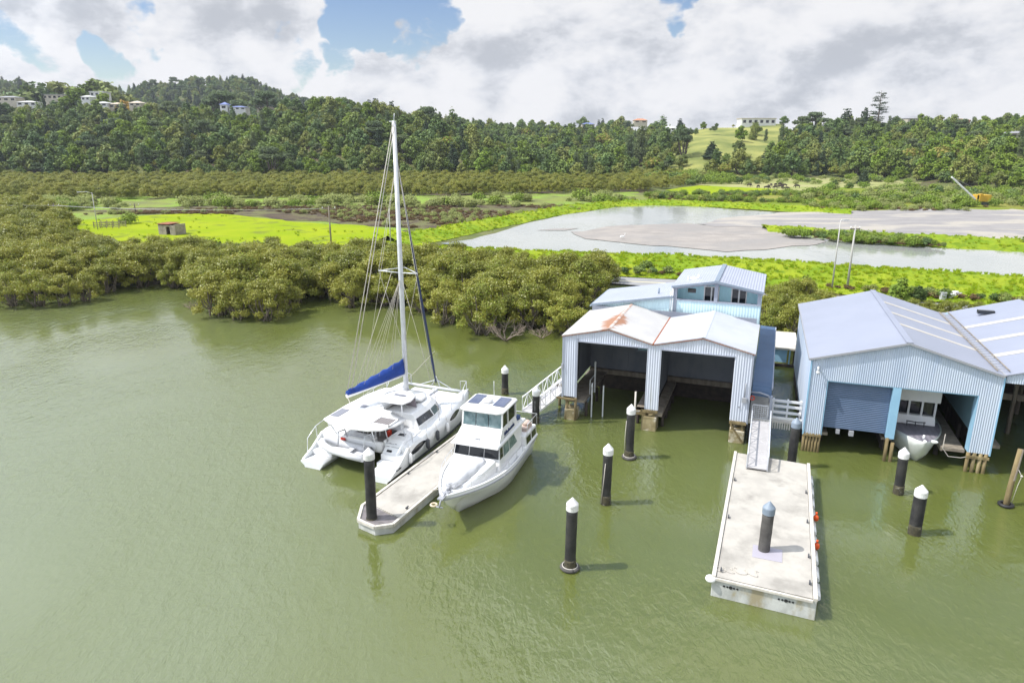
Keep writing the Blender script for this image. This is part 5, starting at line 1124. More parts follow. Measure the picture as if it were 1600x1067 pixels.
for sd_ in (-1, 1):
    ps.tube([(sd_ * 2.9, 9.0, 1.7), (sd_ * 2.75, 9.3, 2.35), (sd_ * 2.35, 10.6, 2.4), (sd_ * 1.9, 10.6, 2.35), (sd_ * 1.9, 10.6, 1.7)], .025, 6)
    ps.tube([(sd_ * 2.35, 10.6, 2.4), (sd_ * 2.35, 10.6, 1.75)], .025, 6)
    sp_ = [(2.6, 1.42), (4.2, 1.45), (5.8, 1.5), (7.4, 1.6), (9.0, 1.7)]
    for s, z in sp_: ps.tube([(sd_ * 2.86, s, z), (sd_ * 2.86, s, z + .62)], .018, 5)
    for dz in (.6, .32): ps.tube([(sd_ * 2.86, s, z + dz) for s, z in sp_], .012, 5)
    ps.tube([(sd_ * 2.9, .5, .5), (sd_ * 2.95, .7, 1.45), (sd_ * 2.95, 1.5, 1.9), (sd_ * 2.9, 2.4, 2.05), (sd_ * 2.86, 2.6, 1.45)], .022, 6); ps.tube([(sd_ * 2.9, 1.5, 1.1), (sd_ * 2.95, 1.5, 1.9)], .02, 6)
ps.build('lifelines', M['steel'], cat)
# coachroof and saloon
def outl(sc, s0, s1, wr=2.25, wl=2.0):
    P = [(-wl * sc, s0), (wr * sc, s0), (wr * sc, s0 + (s1 - s0) * .45), (wr * .93 * sc, s0 + (s1 - s0) * .68), (wr * .72 * sc, s0 + (s1 - s0) * .86), (wr * .4 * sc, s0 + (s1 - s0) * .97), (0, s1),
         (-wl * .4 * sc, s0 + (s1 - s0) * .97), (-wl * .72 * sc, s0 + (s1 - s0) * .86), (-wl * .93 * sc, s0 + (s1 - s0) * .68), (-wl * sc, s0 + (s1 - s0) * .45)]
    return P
sal = MB()
def ring(P, z): return [(p[0], p[1], z) for p in P]
sal.loft([ring(outl(1.0, 4.1, 8.6, 2.42, 2.2), 1.4), ring(outl(.985, 4.1, 8.45, 2.4, 2.2), 1.68), ring(outl(.93, 4.1, 8.1, 2.35, 2.2), 2.15), ring(outl(.86, 4.1, 7.75, 2.3, 2.2), 2.42)], sm=False)
sal.build('cabin', M['white'], cat, bevel=.05)
gl = MB()
def band(b, ia, ib, off=.012):
    A = outl(.985, 4.1, 8.45, 2.4, 2.2); B2 = outl(.93, 4.1, 8.1, 2.35, 2.2)
    for i in range(ia, ib):
        a0, a1, b0, b1 = [Vector((P[j][0], P[j][1], z)) for P, j, z in ((A, i, 1.70), (A, i + 1, 1.70), (B2, i, 2.12), (B2, i + 1, 2.12))]
        nn = (a1 - a0).cross(b0 - a0).normalized() * off
        if nn.dot(Vector((a0.x, a0.y - 6, 0))) < 0: nn = -nn
        m0, m1 = a0.lerp(a1, .04), a0.lerp(a1, .96); k0, k1 = b0.lerp(b1, .04), b0.lerp(b1, .96)
        b.add([m0 + nn, m1 + nn, k1 + nn, k0 + nn], [(0, 1, 2, 3)])
band(gl, 1, 3); gl.build('cabin_window', M['glass'], cat)
gl = MB(); band(gl, 3, 9); gl.build('front_window', M['solar'], cat)
gl = MB(); band(gl, 9, 10); gl.build('cabin_window', M['glass'], cat)
# big hardtop roof
def slabr(P, z0, z1, crown=0.):
    b = MB(); c = Vector((sum(p[0] for p in P) / len(P), sum(p[1] for p in P) / len(P), 0)); rg_ = []
    for f, z in ((.985, z0), (1., (z0 + z1) / 2), (.985, z1), (.8, z1 + crown * .6), (.4, z1 + crown)): rg_.append([(c.x + (p[0] - c.x) * f, c.y + (p[1] - c.y) * f, z) for p in P])
    b.loft(rg_, sm=True); return b
roofP = [(-2.1, 1.15), (-1.3, .72), (0, .58), (1.1, .68), (1.85, 1.05), (2.25, 1.9), (2.32, 2.9), (1.0, 3.2), (.35, 3.5), (.25, 4.2), (.3, 5.4), (1.6, 5.9), (1.55, 6.6), (1.0, 7.3), (-.9, 7.35), (-1.7, 6.9), (-2.05, 5.6), (-2.2, 3.5)]
slabr(roofP, 2.50, 2.62, .05).build('hardtop', M['white'], cat)
bm2 = [(-.35, 3.75), (1.55, 3.75), (1.75, 4.4), (1.6, 5.3), (1.0, 5.85), (.0, 5.75), (-.35, 5.2)]
slabr(bm2, 3.02, 3.10, .05).build('helm_hardtop', M['white'], cat)
M['hatch'] = mat('grey_hatch', (.22, .23, .27), None, rough=.25)
for bx in ((.35, 1.15, 4.75, 5.0, 3.155, 3.17), (-1.95, -1.4, 1.6, 2.75, 2.665, 2.685), (-1.15, -.75, 3.35, 3.75, 2.675, 2.695)): pv = MB(); pv.box(*bx); pv.build('roof_hatch', M['hatch'], cat)
lv = MB(); lv.box(.95, 2.0, 1.55, 2.45, 2.665, 2.69); lv.build('louvre_hatch', mat('louvre', (.24, .22, .22), None, rough=.4, wave=('X', .16, 1.)), cat)
lf = MB(); [lf.box(a, b2, c_, d, 2.66, 2.72) for a, b2, c_, d in ((.88, 2.07, 1.48, 1.55), (.88, 2.07, 2.45, 2.52), (.88, .95, 1.48, 2.52), (2.0, 2.07, 1.48, 2.52))]; lf.build('hatch_frame', M['white'], cat)
po = MB()
for a, b2, s0, s1, z0, z1 in ((.2, .1, 3.8, 3.9, 1.4, 3.05), (1.5, 1.5, 3.85, 3.8, 1.4, 3.05), (1.6, 1.6, 5.2, 5.2, 2.3, 3.05), (0, 0, 5.6, 5.6, 2.6, 3.05), (-1.7, -1.8, 1.9, 1.2, 1.3, 2.5), (1.5, 1.4, 2.2, 2.0, 1.3, 2.5), (2.15, 2.1, 3.0, 2.7, 1.4, 2.5), (1.35, 1.4, 1.3, .8, 1.1, 2.5)):
    po.tube([(a, s0, z0), (b2, s1, z1)], .03, 6)
po.build('roof_post', M['alu'], cat)
hs_ = MB(); hs_.box(.45, 1.5, 3.6, 4.0, 1.42, 2.0); hs_.box(.5, 1.4, 4.95, 5.2, 1.7, 2.35); hs_.build('helm_seat', M['cloth'], cat, bevel=.06)
hs_ = MB(); hs_.tube([(1.0 + .32 * math.cos(a), 4.85, 2.3 + .32 * math.sin(a)) for a in [i * .3142 for i in range(21)]], .02, 6); hs_.build('steering_wheel', M['steel'], cat)
cl = MB(); cl.add([(.35, 5.3, 2.3), (1.75, 5.15, 2.2), (1.65, 5.1, 3.0), (.3, 5.4, 3.0)], [(0, 1, 2, 3)]); cl.build('clear_screen', mat('screen', (.36, .30, .33), (.28, .25, .27), 2, .2), cat)
# cockpit
ck = MB(); ck.box(-1.55, 1.3, 1.95, 4.08, 1.03, 1.06); ck.build('cockpit_floor', mat('cockpit_carpet', (.25, .235, .23), (.20, .19, .18), 2, .9), cat)
ck = MB(); ck.box(-1.6, 1.35, 1.72, 1.98, .9, 1.42); ck.box(-1.6, -1.35, 1.98, 4.1, 1.0, 1.44); ck.box(1.3, 1.45, 1.98, 4.1, 1.0, 1.5); ck.box(-1.3, .6, 2.02, 2.5, 1.06, 1.4); ck.build('coaming', M['white'], cat, bevel=.05)
ck = MB(); ck.box(-1.25, .5, 2.05, 2.5, 1.402, 1.48); ck.box(-1.3, -.9, 2.5, 3.9, 1.2, 1.46); ck.build('seat', M['cloth'], cat, bevel=.03)
ck = MB(); ck.box(-.75, .35, 2.7, 3.4, 1.66, 1.72); [ck.box(a, a + .07, c_, c_ + .07, 1.06, 1.66) for a in (-.65, .2) for c_ in (2.8, 3.25)]; ck.build('table', M['white'], cat, bevel=.01)
ck = MB(); ck.box(-.9, .1, 4.05, 4.09, 1.1, 2.2); ck.box(.35, 1.1, 4.05, 4.09, 1.6, 2.2); ck.build('saloon_door', M['glass'], cat)
ck = MB(); ck.box(-1.35, -1.05, 1.6, 1.7, 1.05, 1.40); ck.build('life_sling', M['red'], cat, bevel=.04); ck = MB(); ck.box(.75, .95, 3.2, 3.5, 1.1, 1.5); ck.build('seat_cover', M['red'], cat, bevel=.04)
# starboard quarter moulding with the boat's name
qp = MB(); qp.loft([[(1.5, 1.5, .98), (2.55, 1.5, .98), (2.55, 2.4, .98), (1.5, 2.4, .98)], [(1.45, 2.3, 1.5), (2.6, 2.3, 1.5), (2.6, 3.2, 1.5), (1.45, 3.2, 1.5)]], sm=False); qp.box(1.45, 2.6, 2.3, 4.1, 1.3, 1.52); qp.build('quarter_locker', M['white'], cat, bevel=.04)
sl = Vector((0, .8, .52)).normalized(); nrm_ = Vector((0, -sl.z, sl.y))
def onq(u, k, off=.012): return Vector((u, 1.5, .98)) + sl * k + nrm_ * off
def script(b, x0, x1, base, hh, place, seed, r=.012, gaps_=()):
    r_ = random.Random(seed); P = []
    n = int((x1 - x0) / (hh * .32)); seg = []
    for i in range(n * 3 + 1):
        t4 = i / (n * 3); x = x0 + (x1 - x0) * t4
        if any(a < t4 < c_ for a, c_ in gaps_):
            if len(seg) > 1: b.tube(seg, r, 4, sm=False)
            seg = []; continue
        seg.append(place(x, base + hh * (.5 + .5 * math.sin(i * 2.1 + r_.random() * .8)) * (1.3 if r_.random() > .85 else .8)))
    if len(seg) > 1: b.tube(seg, r, 4, sm=False)
tx = MB(); script(tx, 1.62, 2.15, .62, .09, onq, 4, .012, ((.42, .52),)); script(tx, 1.55, 2.4, .47, .035, onq, 5, .006, ((.3, .4),)); tx.build('name_lettering', M['dgrey'], cat)
tx = MB(); P4 = [onq(u, k, .01) for u, k in ((1.72, .12), (2.05, .12), (2.05, .27), (1.72, .27))]; tx.add(P4, [(0, 1, 2, 3)]); tx.build('quarter_hatch', M['glass'], cat); tx = MB(); tx.box(1.7, 2.1, 2.9, 3.2, 1.523, 1.535); tx.build('quarter_hatch', M['glass'], cat)
rn = MB(); script(rn, .55, 1.05, .52, .10, lambda x, z: Vector((2.995, x, z)), 9, .011); rn.build('registration_number', M['dgrey'], cat)
# mast and rig
ms_ = MB(); ms_.tube([(-.15, 7.05, 2.5), (-.15, 7.02, 10), (-.15, 7.0, 18.9)], [.16, .15, .12], 12); ms_.tube([(-.15, 7.0, 18.9), (-.1, 7.0, 19.3)], .02, 5); ms_.box(-.4, .0, 6.9, 6.98, 18.85, 18.9); mo = ms_.build('mast', M['alu'], cat)
ms_ = MB(); ms_.lathe([(.2, 2.6), (.2, 2.68), (.14, 2.72)], -.15, 7.05, 12); ms_.build('mast_step', M['grey'], mo)
ms_ = MB()
for sd_ in (-1, 1): ms_.tube([(-.15, 7.0, 10.15), (-.15 + sd_ * 1.35, 6.7, 10.25)], .035, 6); ms_.tube([(-.15 + sd_ * 1.35, 6.7, 10.25), (-.15, 7.5, 10.4)], .025, 5)
ms_.build('spreader', M['alu'], mo)
bE = Vector((-1.55, 2.75, 3.5)); bF = Vector((-.15, 6.85, 3.75))
bm_ = MB(); bm_.tube([bE, bF], .12, 10); bm_.build('boom', M['white'], cat)
sb_ = MB(); rgs = []; dB = (bF - bE)
sd2 = Vector((dB.y, -dB.x, 0)).normalized()
for i in range(15):
    t5 = i / 14; c5 = bE.lerp(bF, t5 * .99 + .0) ; hh = .27 + .66 * t5 ** 1.15 + .05 * math.sin(i * 2.3); wd = .11 + .13 * math.sin(math.pi * min(t5 * 1.1, 1)) + .07 * t5; z0 = .06
    rgs.append([c5 + sd2 * wd * a + Vector((0, 0, z0 + hh * b2)) for a, b2 in ((-.8, 0), (.8, 0), (1., .25), (.75, .65), (.2, 1.), (-.2, 1.), (-.75, .65), (-1., .25))])
sb_.loft(rgs); sb_.build('sail_bag', M['blue'], cat)
rig = MB(); top = Vector((-.15, 7.0, 18.8)); hd = Vector((-.15, 7.15, 16.8))
rig.tube([bE + Vector((0, 0, .1)), top + Vector((0, -.1, 0))], .026, 5); rig.tube([bE + Vector((.12, .25, .1)), top + Vector((.08, -.1, -.2))], .026, 5)
for sd_ in (-1, 1):
    cp = Vector((sd_ * 2.8, 5.9, 1.5)); rig.tube([hd, cp], .010, 5); rig.tube([Vector((-.15, 7, 10.0)), cp + Vector((0, .25, 0))], .010, 5)
    rig.tube([hd, Vector((-.15 + sd_ * 1.35, 6.7, 10.25)), Vector((-.15, 7.0, 5.5))], .014, 5)
for t5, z in ((.25, 9.8), (.5, 9.8), (.75, 9.8)):
    for s3 in (-1, 1): rig.tube([bE.lerp(bF, t5) + Vector((s3 * .15, 0, .3)), Vector((-.15, 6.9, z))], .008, 4)
rig.tube([bE.lerp(bF, .15) + Vector((0, 0, .2)), Vector((-.6, 6.7, 10.2))], .016, 5); rig.tube([bE, Vector((-.6, 2.2, 2.7))], .02, 5)
rig.tube([Vector((0, 10.6, 4.2)), Vector((-.15, 7.1, 3.2))], .014, 4)
rig.build('rigging', M['rope'], cat)
fs_ = MB(); f0 = Vector((0, 10.68, 1.95)); f1 = hd; fs_.tube([f0, f0.lerp(f1, .1), f0.lerp(f1, .35), f0.lerp(f1, .9), f1], [.05, .085, .075, .045, .02], 8, 0); fs_.build('furled_jib', mat('furled_jib_cover', (.020, .035, .10), (.04, .05, .09), 2, .7), cat)
# fenders and lines on the catamaran
for i, (s, z) in enumerate(((1.9, .75), (5.1, .85), (6.4, .85), (3.9, .8))):
    f = MB(); f.lathe([(.03, z + .34), (.11, z + .25), (.12, z - .2), (.04, z - .32)], 3.1, s, 10); f.build('hull_fender', M['dgrey'] if i % 2 else M['white'], cat)
    f = MB(); f.tube([(3.1, s, z + .3), (2.95, s, 1.6)], .012, 4); f.build('fender_line', M['rope'], cat)
# dinghy in the davits
dg_ = thing('dinghy', 'pale grey inflatable dinghy slung across the catamaran stern', 'dinghy', cat.matrix_basis @ Vector((0, 0, 0)), R(-22.5))
dg_.location = (-9.27, 35.47, 0)
tb_ = MB()
U = [(1.0, .35, 1.0), (.0, .45, 1.0), (-1.2, .55, 1.05), (-1.9, .75, 1.18), (-2.2, 1.05, 1.25), (-2.0, 1.38, 1.2), (-1.2, 1.52, 1.08), (0, 1.5, 1.02), (.95, 1.45, 1.02)]
from mathutils import geometry as _g
tb_.tube(U, [.17, .2, .2, .2, .19, .2, .2, .2, .17], 12); tb_.build('tube', mat('pale_grey_hypalon', (.62, .63, .66), (.56, .57, .60), 1.5, .5), dg_)
tb_ = MB(); tb_.prism([(.9, .5), (-1.5, .6), (-1.9, 1.0), (-1.4, 1.4), (.9, 1.35)], .84, .92); tb_.box(-.4, -.1, .5, 1.4, 1.05, 1.1); tb_.box(.8, .86, .5, 1.4, .85, 1.2); tb_.build('floor', M['cloth'], dg_)
om = thing('outboard_motor', 'dark outboard motor tilted on the dinghy transom', 'outboard motor', (-9.27, 35.47, 0), R(-22.5))
o_ = MB(); o_.loft([[(.9, .7, 1.1), (1.2, .7, 1.1), (1.2, 1.05, 1.1), (.9, 1.05, 1.1)], [(.88, .66, 1.3), (1.28, .66, 1.3), (1.28, 1.1, 1.3), (.88, 1.1, 1.3)], [(.95, .72, 1.5), (1.2, .72, 1.5), (1.2, 1.02, 1.5), (.95, 1.02, 1.5)]]); o_.build('cowling', M['dgrey'], om, bevel=.04)
o_ = MB(); o_.box(.98, 1.12, .8, .95, .45, 1.12); o_.box(.94, 1.3, .84, .91, .55, .6); o_.build('leg', M['dgrey'], om)
dv = MB()
for u in (-1.0, .75): dv.tube([(u, 1.8, 1.4), (u, 1.6, 1.95), (u, 1.0, 2.05), (u, .9, 1.3)], .045, 8)
dv.build('davit', M['alu'], cat)

# ================================================================== LAUNCH (x = starboard side, y = forward to the bow)
la = thing('motor_launch', 'white flybridge motor launch moored bow first beside the narrow pontoon', 'launch', (-3.1, 30.3, 0), R(160))
def lsh(s): return float(np.interp(s, [-9.0, -6, -3.5, -1.5, .55], [1.28, 1.30, 1.38, 1.52, 1.72]))
def lhw(s, f=1.):
    t6 = min(1, max(0, (s + 5.2) / (5.75 if f == 1. else 4.3))); return 1.75 * (1 - .10 * max(0, (-5.2 - s) / 3.8)) * max(.015, (1 - t6 ** (2.3 if f == 1. else 2.0)))
rg2 = []
for i in range(45):
    s = -9.0 + 9.55 * i / 44; z1 = lsh(s); h = lhw(s); zk = -.5 + max(0, (s + 2.4) / 2.95) ** 1.5 * 2.15
    zc2 = min(z1 - .05, .12 + max(0, (s + 4.5) / 5.05) ** 2 * 1.1); zc2 = max(zc2, zk + .02); c2_ = lhw(s, .8) * .82 if s < -.9 else max(.01, h * .2 * (1 - (s + .9) / 1.45))
    c2_ = min(c2_, h * .9)
    rg2.append([(-h, s, z1), (-h * .985, s, z1 * .8 + zc2 * .2), (-(h * .5 + c2_ * .5), s, (z1 + zc2) / 2), (-c2_, s, zc2), (0, s, zk), (c2_, s, zc2), ((h * .5 + c2_ * .5), s, (z1 + zc2) / 2), (h * .985, s, z1 * .8 + zc2 * .2), (h, s, z1)])
hb = MB(); hb.loft(rg2); hb.build('hull', M['hullwhite'], la)
st_ = MB()
for sd_ in (-1, 1):
    P = [(sd_ * (lhw(s) + .02), s, lsh(s) - .14) for s in np.linspace(-9, .5, 40)]; st_.tube(P, .03, 6)
st_.build('rubbing_strake', M['grey'], la)
cp_ = MB(); P = [(-(lhw(s) - .04), s, lsh(s) + .04) for s in np.linspace(-6.6, .5, 36)] + [((lhw(s) - .04), s, lsh(s) + .04) for s in np.linspace(.5, -6.6, 36)]; cp_.tube(P, .06, 8); cp_.build('toe_rail', M['white'], la)
dkl = MB(); dkl.loft([[(-1.45, -3.6, 1.40), (1.45, -3.6, 1.40), (1.45, -3.55, 1.40), (-1.45, -3.55, 1.40)]], cap=False) if False else None
trk = MB(); trk.loft([[(-1.2, -3.4, 1.36), (1.2, -3.4, 1.36), (1.2, -3.4, 2.02), (1.0, -3.4, 2.1), (-1.0, -3.4, 2.1), (-1.2, -3.4, 2.02)],
                      [(-1.05, -2.2, 1.42), (1.05, -2.2, 1.42), (1.0, -2.2, 1.92), (.8, -2.2, 1.98), (-.8, -2.2, 1.98), (-1.0, -2.2, 1.92)],
                      [(-.6, -.9, 1.5), (.6, -.9, 1.5), (.5, -.95, 1.70), (.4, -1.0, 1.74), (-.4, -1.0, 1.74), (-.5, -.95, 1.70)]], sm=False); trk.build('foredeck_trunk', M['white'], la, bevel=.06)
cvr = MB(); rr3 = []
for i in range(11):
    t7 = i / 10; s = -.55 - 2.5 * t7; w3 = .52 * math.sin(math.pi * min(.97, .10 + t7 * .62)) ** .6; h3 = .16 + .26 * math.sin(math.pi * (.15 + .72 * t7)); cx3 = .1 - .45 * t7; zb = 1.70 + .34 * t7
    rr3.append([(cx3 + w3 * math.cos(a) * (1 + .05 * math.sin(i * 2 + a * 3)), s, zb + max(0, h3 * math.sin(a)) * (1 + .10 * math.sin(i * 1.7 + a * 4))) for a in [math.pi * k / 9 for k in range(10)]])
cvr.loft(rr3); dco = cvr.build('covered_tender', M['cloth']); dco.location = (-3.1, 30.3, 0); dco.rotation_euler = (0, 0, R(160)); tag(dco, 'upturned tender under a grey white cover on the launch foredeck', 'dinghy')
# saloon
def wallbox(b, y0, y1, x0, x1, z0, z1, xt0, xt1, yt0, yt1):
    b.add([(x0, y0, z0), (x1, y0, z0), (x1, y1, z0), (x0, y1, z0), (xt0, yt0, z1), (xt1, yt0, z1), (xt1, yt1, z1), (xt0, yt1, z1)], [(3, 2, 1, 0), (4, 5, 6, 7), (0, 1, 5, 4), (1, 2, 6, 5), (2, 3, 7, 6), (3, 0, 4, 7)])
sa = MB(); wallbox(sa, -7.0, -3.45, -1.36, 1.36, 1.35, 2.66, -1.26, 1.26, -6.9, -3.78); sa.box(-1.66, 1.66, -9.0, -3.3, 1.22, 1.36); wallbox(sa, -8.95, -6.95, -1.6, 1.6, 1.3, 1.95, -1.55, 1.55, -8.9, -6.95); sa.build('cabin', M['white'], la, bevel=.05)
def quad3(b, pts_, off): 
    P = [Vector(p) for p in pts_]; nn = (P[1] - P[0]).cross(P[2] - P[0]).normalized() * off; b.add([p + nn for p in P], [(0, 1, 2, 3)])
ws = MB(); 
def lerp2(a, b2, t_): return a + (b2 - a) * t_
def wsq(b, x0, x1, t0, t1, yb, yt, zb, zt, off=.015, xs=(1.36, 1.26)):
    def pt(x, t_): return (x * lerp2(1, xs[1] / xs[0], t_), lerp2(yb, yt, t_), lerp2(zb, zt, t_))
    quad3(b, [pt(x1, t0), pt(x0, t0), pt(x0, t1), pt(x1, t1)], off)
for x0, x1 in ((-1.30, -.46), (-.42, .42), (.46, 1.30)): wsq(ws, x0, x1, .50, .96, -3.45, -3.78, 1.35, 2.66)
def sideq(b, side, y0, y1, z0, z1, xb, xt, zb, zt, off=.015, slant=0., slant2=0.):
    def pt(y, z): f = (z - zb) / (zt - zb); return (side * (lerp2(xb, xt, f) + off), y, z)
    b.add([pt(y0, z0), pt(y1, z0), pt(y1 + slant2, z1), pt(y0 + slant, z1)], [(0, 1, 2, 3)])
for sd_ in (-1, 1): sideq(ws, sd_, -3.62, -4.1, 2.0, 2.58, 1.36, 1.26, 1.35, 2.66, slant=-.12)
ws.build('windscreen', M['glass'], la)
ws = MB()
for sd_ in (-1, 1): sideq(ws, sd_, -4.2, -5.0, 1.95, 2.56, 1.36, 1.26, 1.35, 2.66); sideq(ws, sd_, -5.08, -6.25, 1.95, 2.56, 1.36, 1.26, 1.35, 2.66, slant2=.45); 
ws.build('side_window', M['tealglass'], la)
for sd_ in (-1, 1):
    for y0 in (-7.1, -8.0): ws = MB(); sideq(ws, sd_, y0, y0 - .75, 1.42, 1.82, 1.6, 1.55, 1.3, 1.95); ws.build('aft_window', M['glass'], la)
fl = MB()
fl.loft([[(-1.32, -3.35, 2.64), (1.32, -3.35, 2.64), (1.35, -7.6, 2.64), (-1.35, -7.6, 2.64)][::-1], [(-1.34, -3.3, 2.70), (1.34, -3.3, 2.70), (1.37, -7.65, 2.70), (-1.37, -7.65, 2.70)][::-1], [(-1.28, -3.38, 2.80), (1.28, -3.38, 2.80), (1.33, -7.6, 2.80), (-1.33, -7.6, 2.80)][::-1]], sm=False); fl.build('flybridge_deck', M['white'], la, bevel=.03)
fy = MB(); wallbox(fy, -6.6, -3.7, -1.25, 1.25, 2.8, 3.32, -1.14, 1.14, -6.55, -4.42); wallbox(fy, -6.6, -4.42, -1.14, 1.14, 3.32, 3.36, -1.13, 1.13, -6.6, -4.44); fy.build('flybridge', M['white'], la, bevel=.05)
ub = MB()
for x, y in ((-1.12, -4.46), (1.12, -4.46), (-1.14, -6.5), (1.14, -6.5), (-1.13, -5.3), (1.13, -5.3)): ub.bar((x, y, 3.3), (x * .98, y - .1 if y > -5 else y, 4.2), .08)
ub.box(-1.12, 1.12, -6.58, -6.5, 3.3, 4.2); ub.build('roof_pillar', M['white'], la)
uw_ = MB(); 
for x0, x1 in ((-1.08, -.38), (-.34, .34), (.38, 1.08)): wsq(uw_, x0, x1, .03, .97, -4.44, -4.56, 3.36, 4.2, .02, (1.12, 1.10))
uw_.build('flybridge_windscreen', M['tealglass'], la)
uw_ = MB()
for sd_ in (-1, 1): sideq(uw_, sd_, -4.6, -5.25, 3.38, 4.12, 1.13, 1.1, 3.36, 4.2, .0, slant=-.05); sideq(uw_, sd_, -5.35, -6.35, 3.38, 4.12, 1.13, 1.1, 3.36, 4.2, .0)
uw_.build('flybridge_side_window', M['glass'], la)
ins = MB(); ins.box(-.9, .9, -5.2, -4.75, 3.3, 3.6); ins.box(-.2, .5, -5.9, -5.5, 3.3, 3.85); ins.build('helm_console', M['cloth'], la, bevel=.05)
slabr([(-1.22, -4.35), (-.9, -4.2), (.9, -4.2), (1.22, -4.35), (1.26, -6.5), (1.1, -6.7), (-1.1, -6.7), (-1.26, -6.5)], 4.2, 4.30, .06).build('hardtop', M['white'], la)
so = MB(); so.box(-1.0, -.38, -6.3, -5.0, 4.37, 4.40); so.build('solar_panel', M['solar'], la); so = MB(); so.box(.45, 1.05, -6.3, -5.0, 4.37, 4.40); so.build('solar_panel', M['solar'], la)
rd = MB(); rd.lathe([(.05, 4.36), (.27, 4.40), (.29, 4.5), (.2, 4.58), (.05, 4.6)], .05, -5.4, 16); rd.build('radar_dome', M['white'], la); rd = MB(); rd.box(-.25, .35, -4.95, -4.9, 4.36, 4.46); rd.tube([(-.0, -6.2, 4.35), (-.0, -6.2, 5.3)], .015, 5); rd.box(-.28, .35, -5.05, -5.0, 4.36, 4.4); rd.build('horn_and_aerial', M['steel'], la)
nm = MB()
def onfy(x, z): return Vector((-(lerp2(1.25, 1.14, (z - 2.8) / .52) + .012), x, z))
script(nm, -4.55, -6.1, 2.95, .20, onfy, 12, .014) if False else script(nm, -6.1, -4.55, 2.95, .20, onfy, 12, .014); nm.tube([onfy(-4.4, 2.9), onfy(-5.2, 2.9)], .010, 4); nm.build('name_lettering', mat('navy_lettering', (.03, .05, .14), None), la)
lg = MB(); lg.box(-.15, .15, -3.95, -3.75, 2.905, 2.93); lg.box(-.02, .2, -4.1, -3.98, 2.96, 2.98); lg.build('emblem', M['grey'], la)
ra = MB()
for sd_ in (-1, 1):
    Pn = [(s, lsh(s)) for s in (-6.3, -5.2, -4.1, -3.0, -2.0, -1.0, -.1)]
    for s, z in Pn: ra.tube([(sd_ * (lhw(s) - .07), s, z), (sd_ * (lhw(s) - .07), s, z + .55)], .014, 5)
    ra.tube([(sd_ * (lhw(s) - .07), s, z + .55) for s, z in Pn] + [(0, .7, 2.3)], .016, 5)
    ra.tube([(sd_ * 1.6, -8.9, 1.9), (sd_ * 1.6, -8.9, 2.6), (sd_ * 1.6, -7.2, 2.6), (sd_ * 1.6, -7.1, 1.9)], .02, 5); ra.tube([(sd_ * 1.6, -8.0, 1.9), (sd_ * 1.6, -8.0, 2.6)], .016, 5)
ra.tube([(-1.6, -8.9, 2.6), (1.6, -8.9, 2.6)], .02, 5); ra.build('guard_rail', M['steel'], la)
an_ = MB(); an_.box(-.14, .14, -.2, .8, 1.72, 1.79); an_.tube([(-.05, .3, 1.84), (-.05, .85, 1.7), (-.05, 1.0, 1.45)], .04, 6); an_.tube([(-.22, .95, 1.45), (.12, .95, 1.45)], .035, 6); an_.ell((0, -.2, 1.86), (.12, .16, .12)); an_.ell((.15, -.5, 1.8), (.1, .14, .1)); an_.build('anchor_gear', M['grey'], la)
br_ = MB(); br_.torus((.55, .35, 1.15), .15, .05, n=16); bo = br_.build('bow_ring_fender', mat('cream_rubber', (.62, .52, .38), None, rough=.6), la)
ab = MB(); ab.lathe([(.27, 2.95), (.3, 3.0), (.3, 3.12), (.1, 3.18)], -.95, -6.95, 14); ab.build('table_top', mat('navy_cover', (.03, .06, .16), None), la); ab = MB(); ab.box(-1.25, -.75, -7.3, -6.75, 1.95, 2.95); ab.build('aft_locker', M['white'], la, bevel=.05)
ab = MB(); ab.box(-1.4, -.7, -8.6, -7.6, 1.95, 2.15); ab.ell((-1.2, -8.2, 2.25), (.25, .3, .18)); ab.ell((-.7, -8.0, 2.2), (.2, .25, .15)); ab.build('deck_gear', mat('peach_canvas', (.60, .48, .42), (.5, .4, .36), 3, .8), la)
pm_ = MB(); pm_.box(-1.64, -1.58, -5.6, -4.5, 1.38, 1.42); pm_.build('boarding_step', M['cloth'], la)
# mooring lines
ml = MB(); c_ = Vector((-2.9, 43.6, 1.6)); ml.tube([(-2.95, 44.3, 1.75), (-1.9, 43.3, .9), (-1.2, 42.5, .55)], .025, 5); tag(ml.build('mooring_line', M['dgrey']), 'dark mooring line from the catamaran bow to the pontoon', 'rope')
ml = MB(); ml.tube([(-3.3, 31.1, 1.6), (-3.7, 32.0, 1.0), (-4.1, 32.7, .55)], .022, 5); tag(ml.build('mooring_line', M['rope']), 'pale mooring line from the launch bow to the pontoon', 'rope')

# ================================================================== BOAT INSIDE THE RIGHT BOATHOUSE
bl_ = thing('motor_launch', 'grey white launch berthed inside the blue boathouse, only its bow showing', 'launch', (17.78 + 5.75 * math.cos(RR) + .1 * math.sin(RR), 38.58 + 5.75 * math.sin(RR) - .1 * math.cos(RR), 0), RR + math.pi)
rg3 = []
for i in range(30):
    s = -10 + 10.6 * i / 29; t8 = min(1, max(0, (s + 5) / 5.65)); h = 1.6 * max(.015, 1 - t8 ** 3.); z1 = 1.35 + .35 * max(0, (s + 5) / 5.6) ** 1.5; zk = -.5 + max(0, (s + 1.4) / 2) ** 1.4 * 2.1; c3_ = h * .72 * (1 - .7 * t8 ** 3); zc3 = max(.15 + .7 * t8 ** 3, zk + .02)
    rg3.append([(-h, s, z1), (-(h + c3_) / 2, s, (z1 + zc3) / 2), (-c3_, s, zc3), (0, s, zk), (c3_, s, zc3), ((h + c3_) / 2, s, (z1 + zc3) / 2), (h, s, z1)])
b = MB(); b.loft(rg3); b.build('hull', mat('pale_grey_hull', (.60, .63, .61), (.54, .57, .55), 1, .35), bl_)
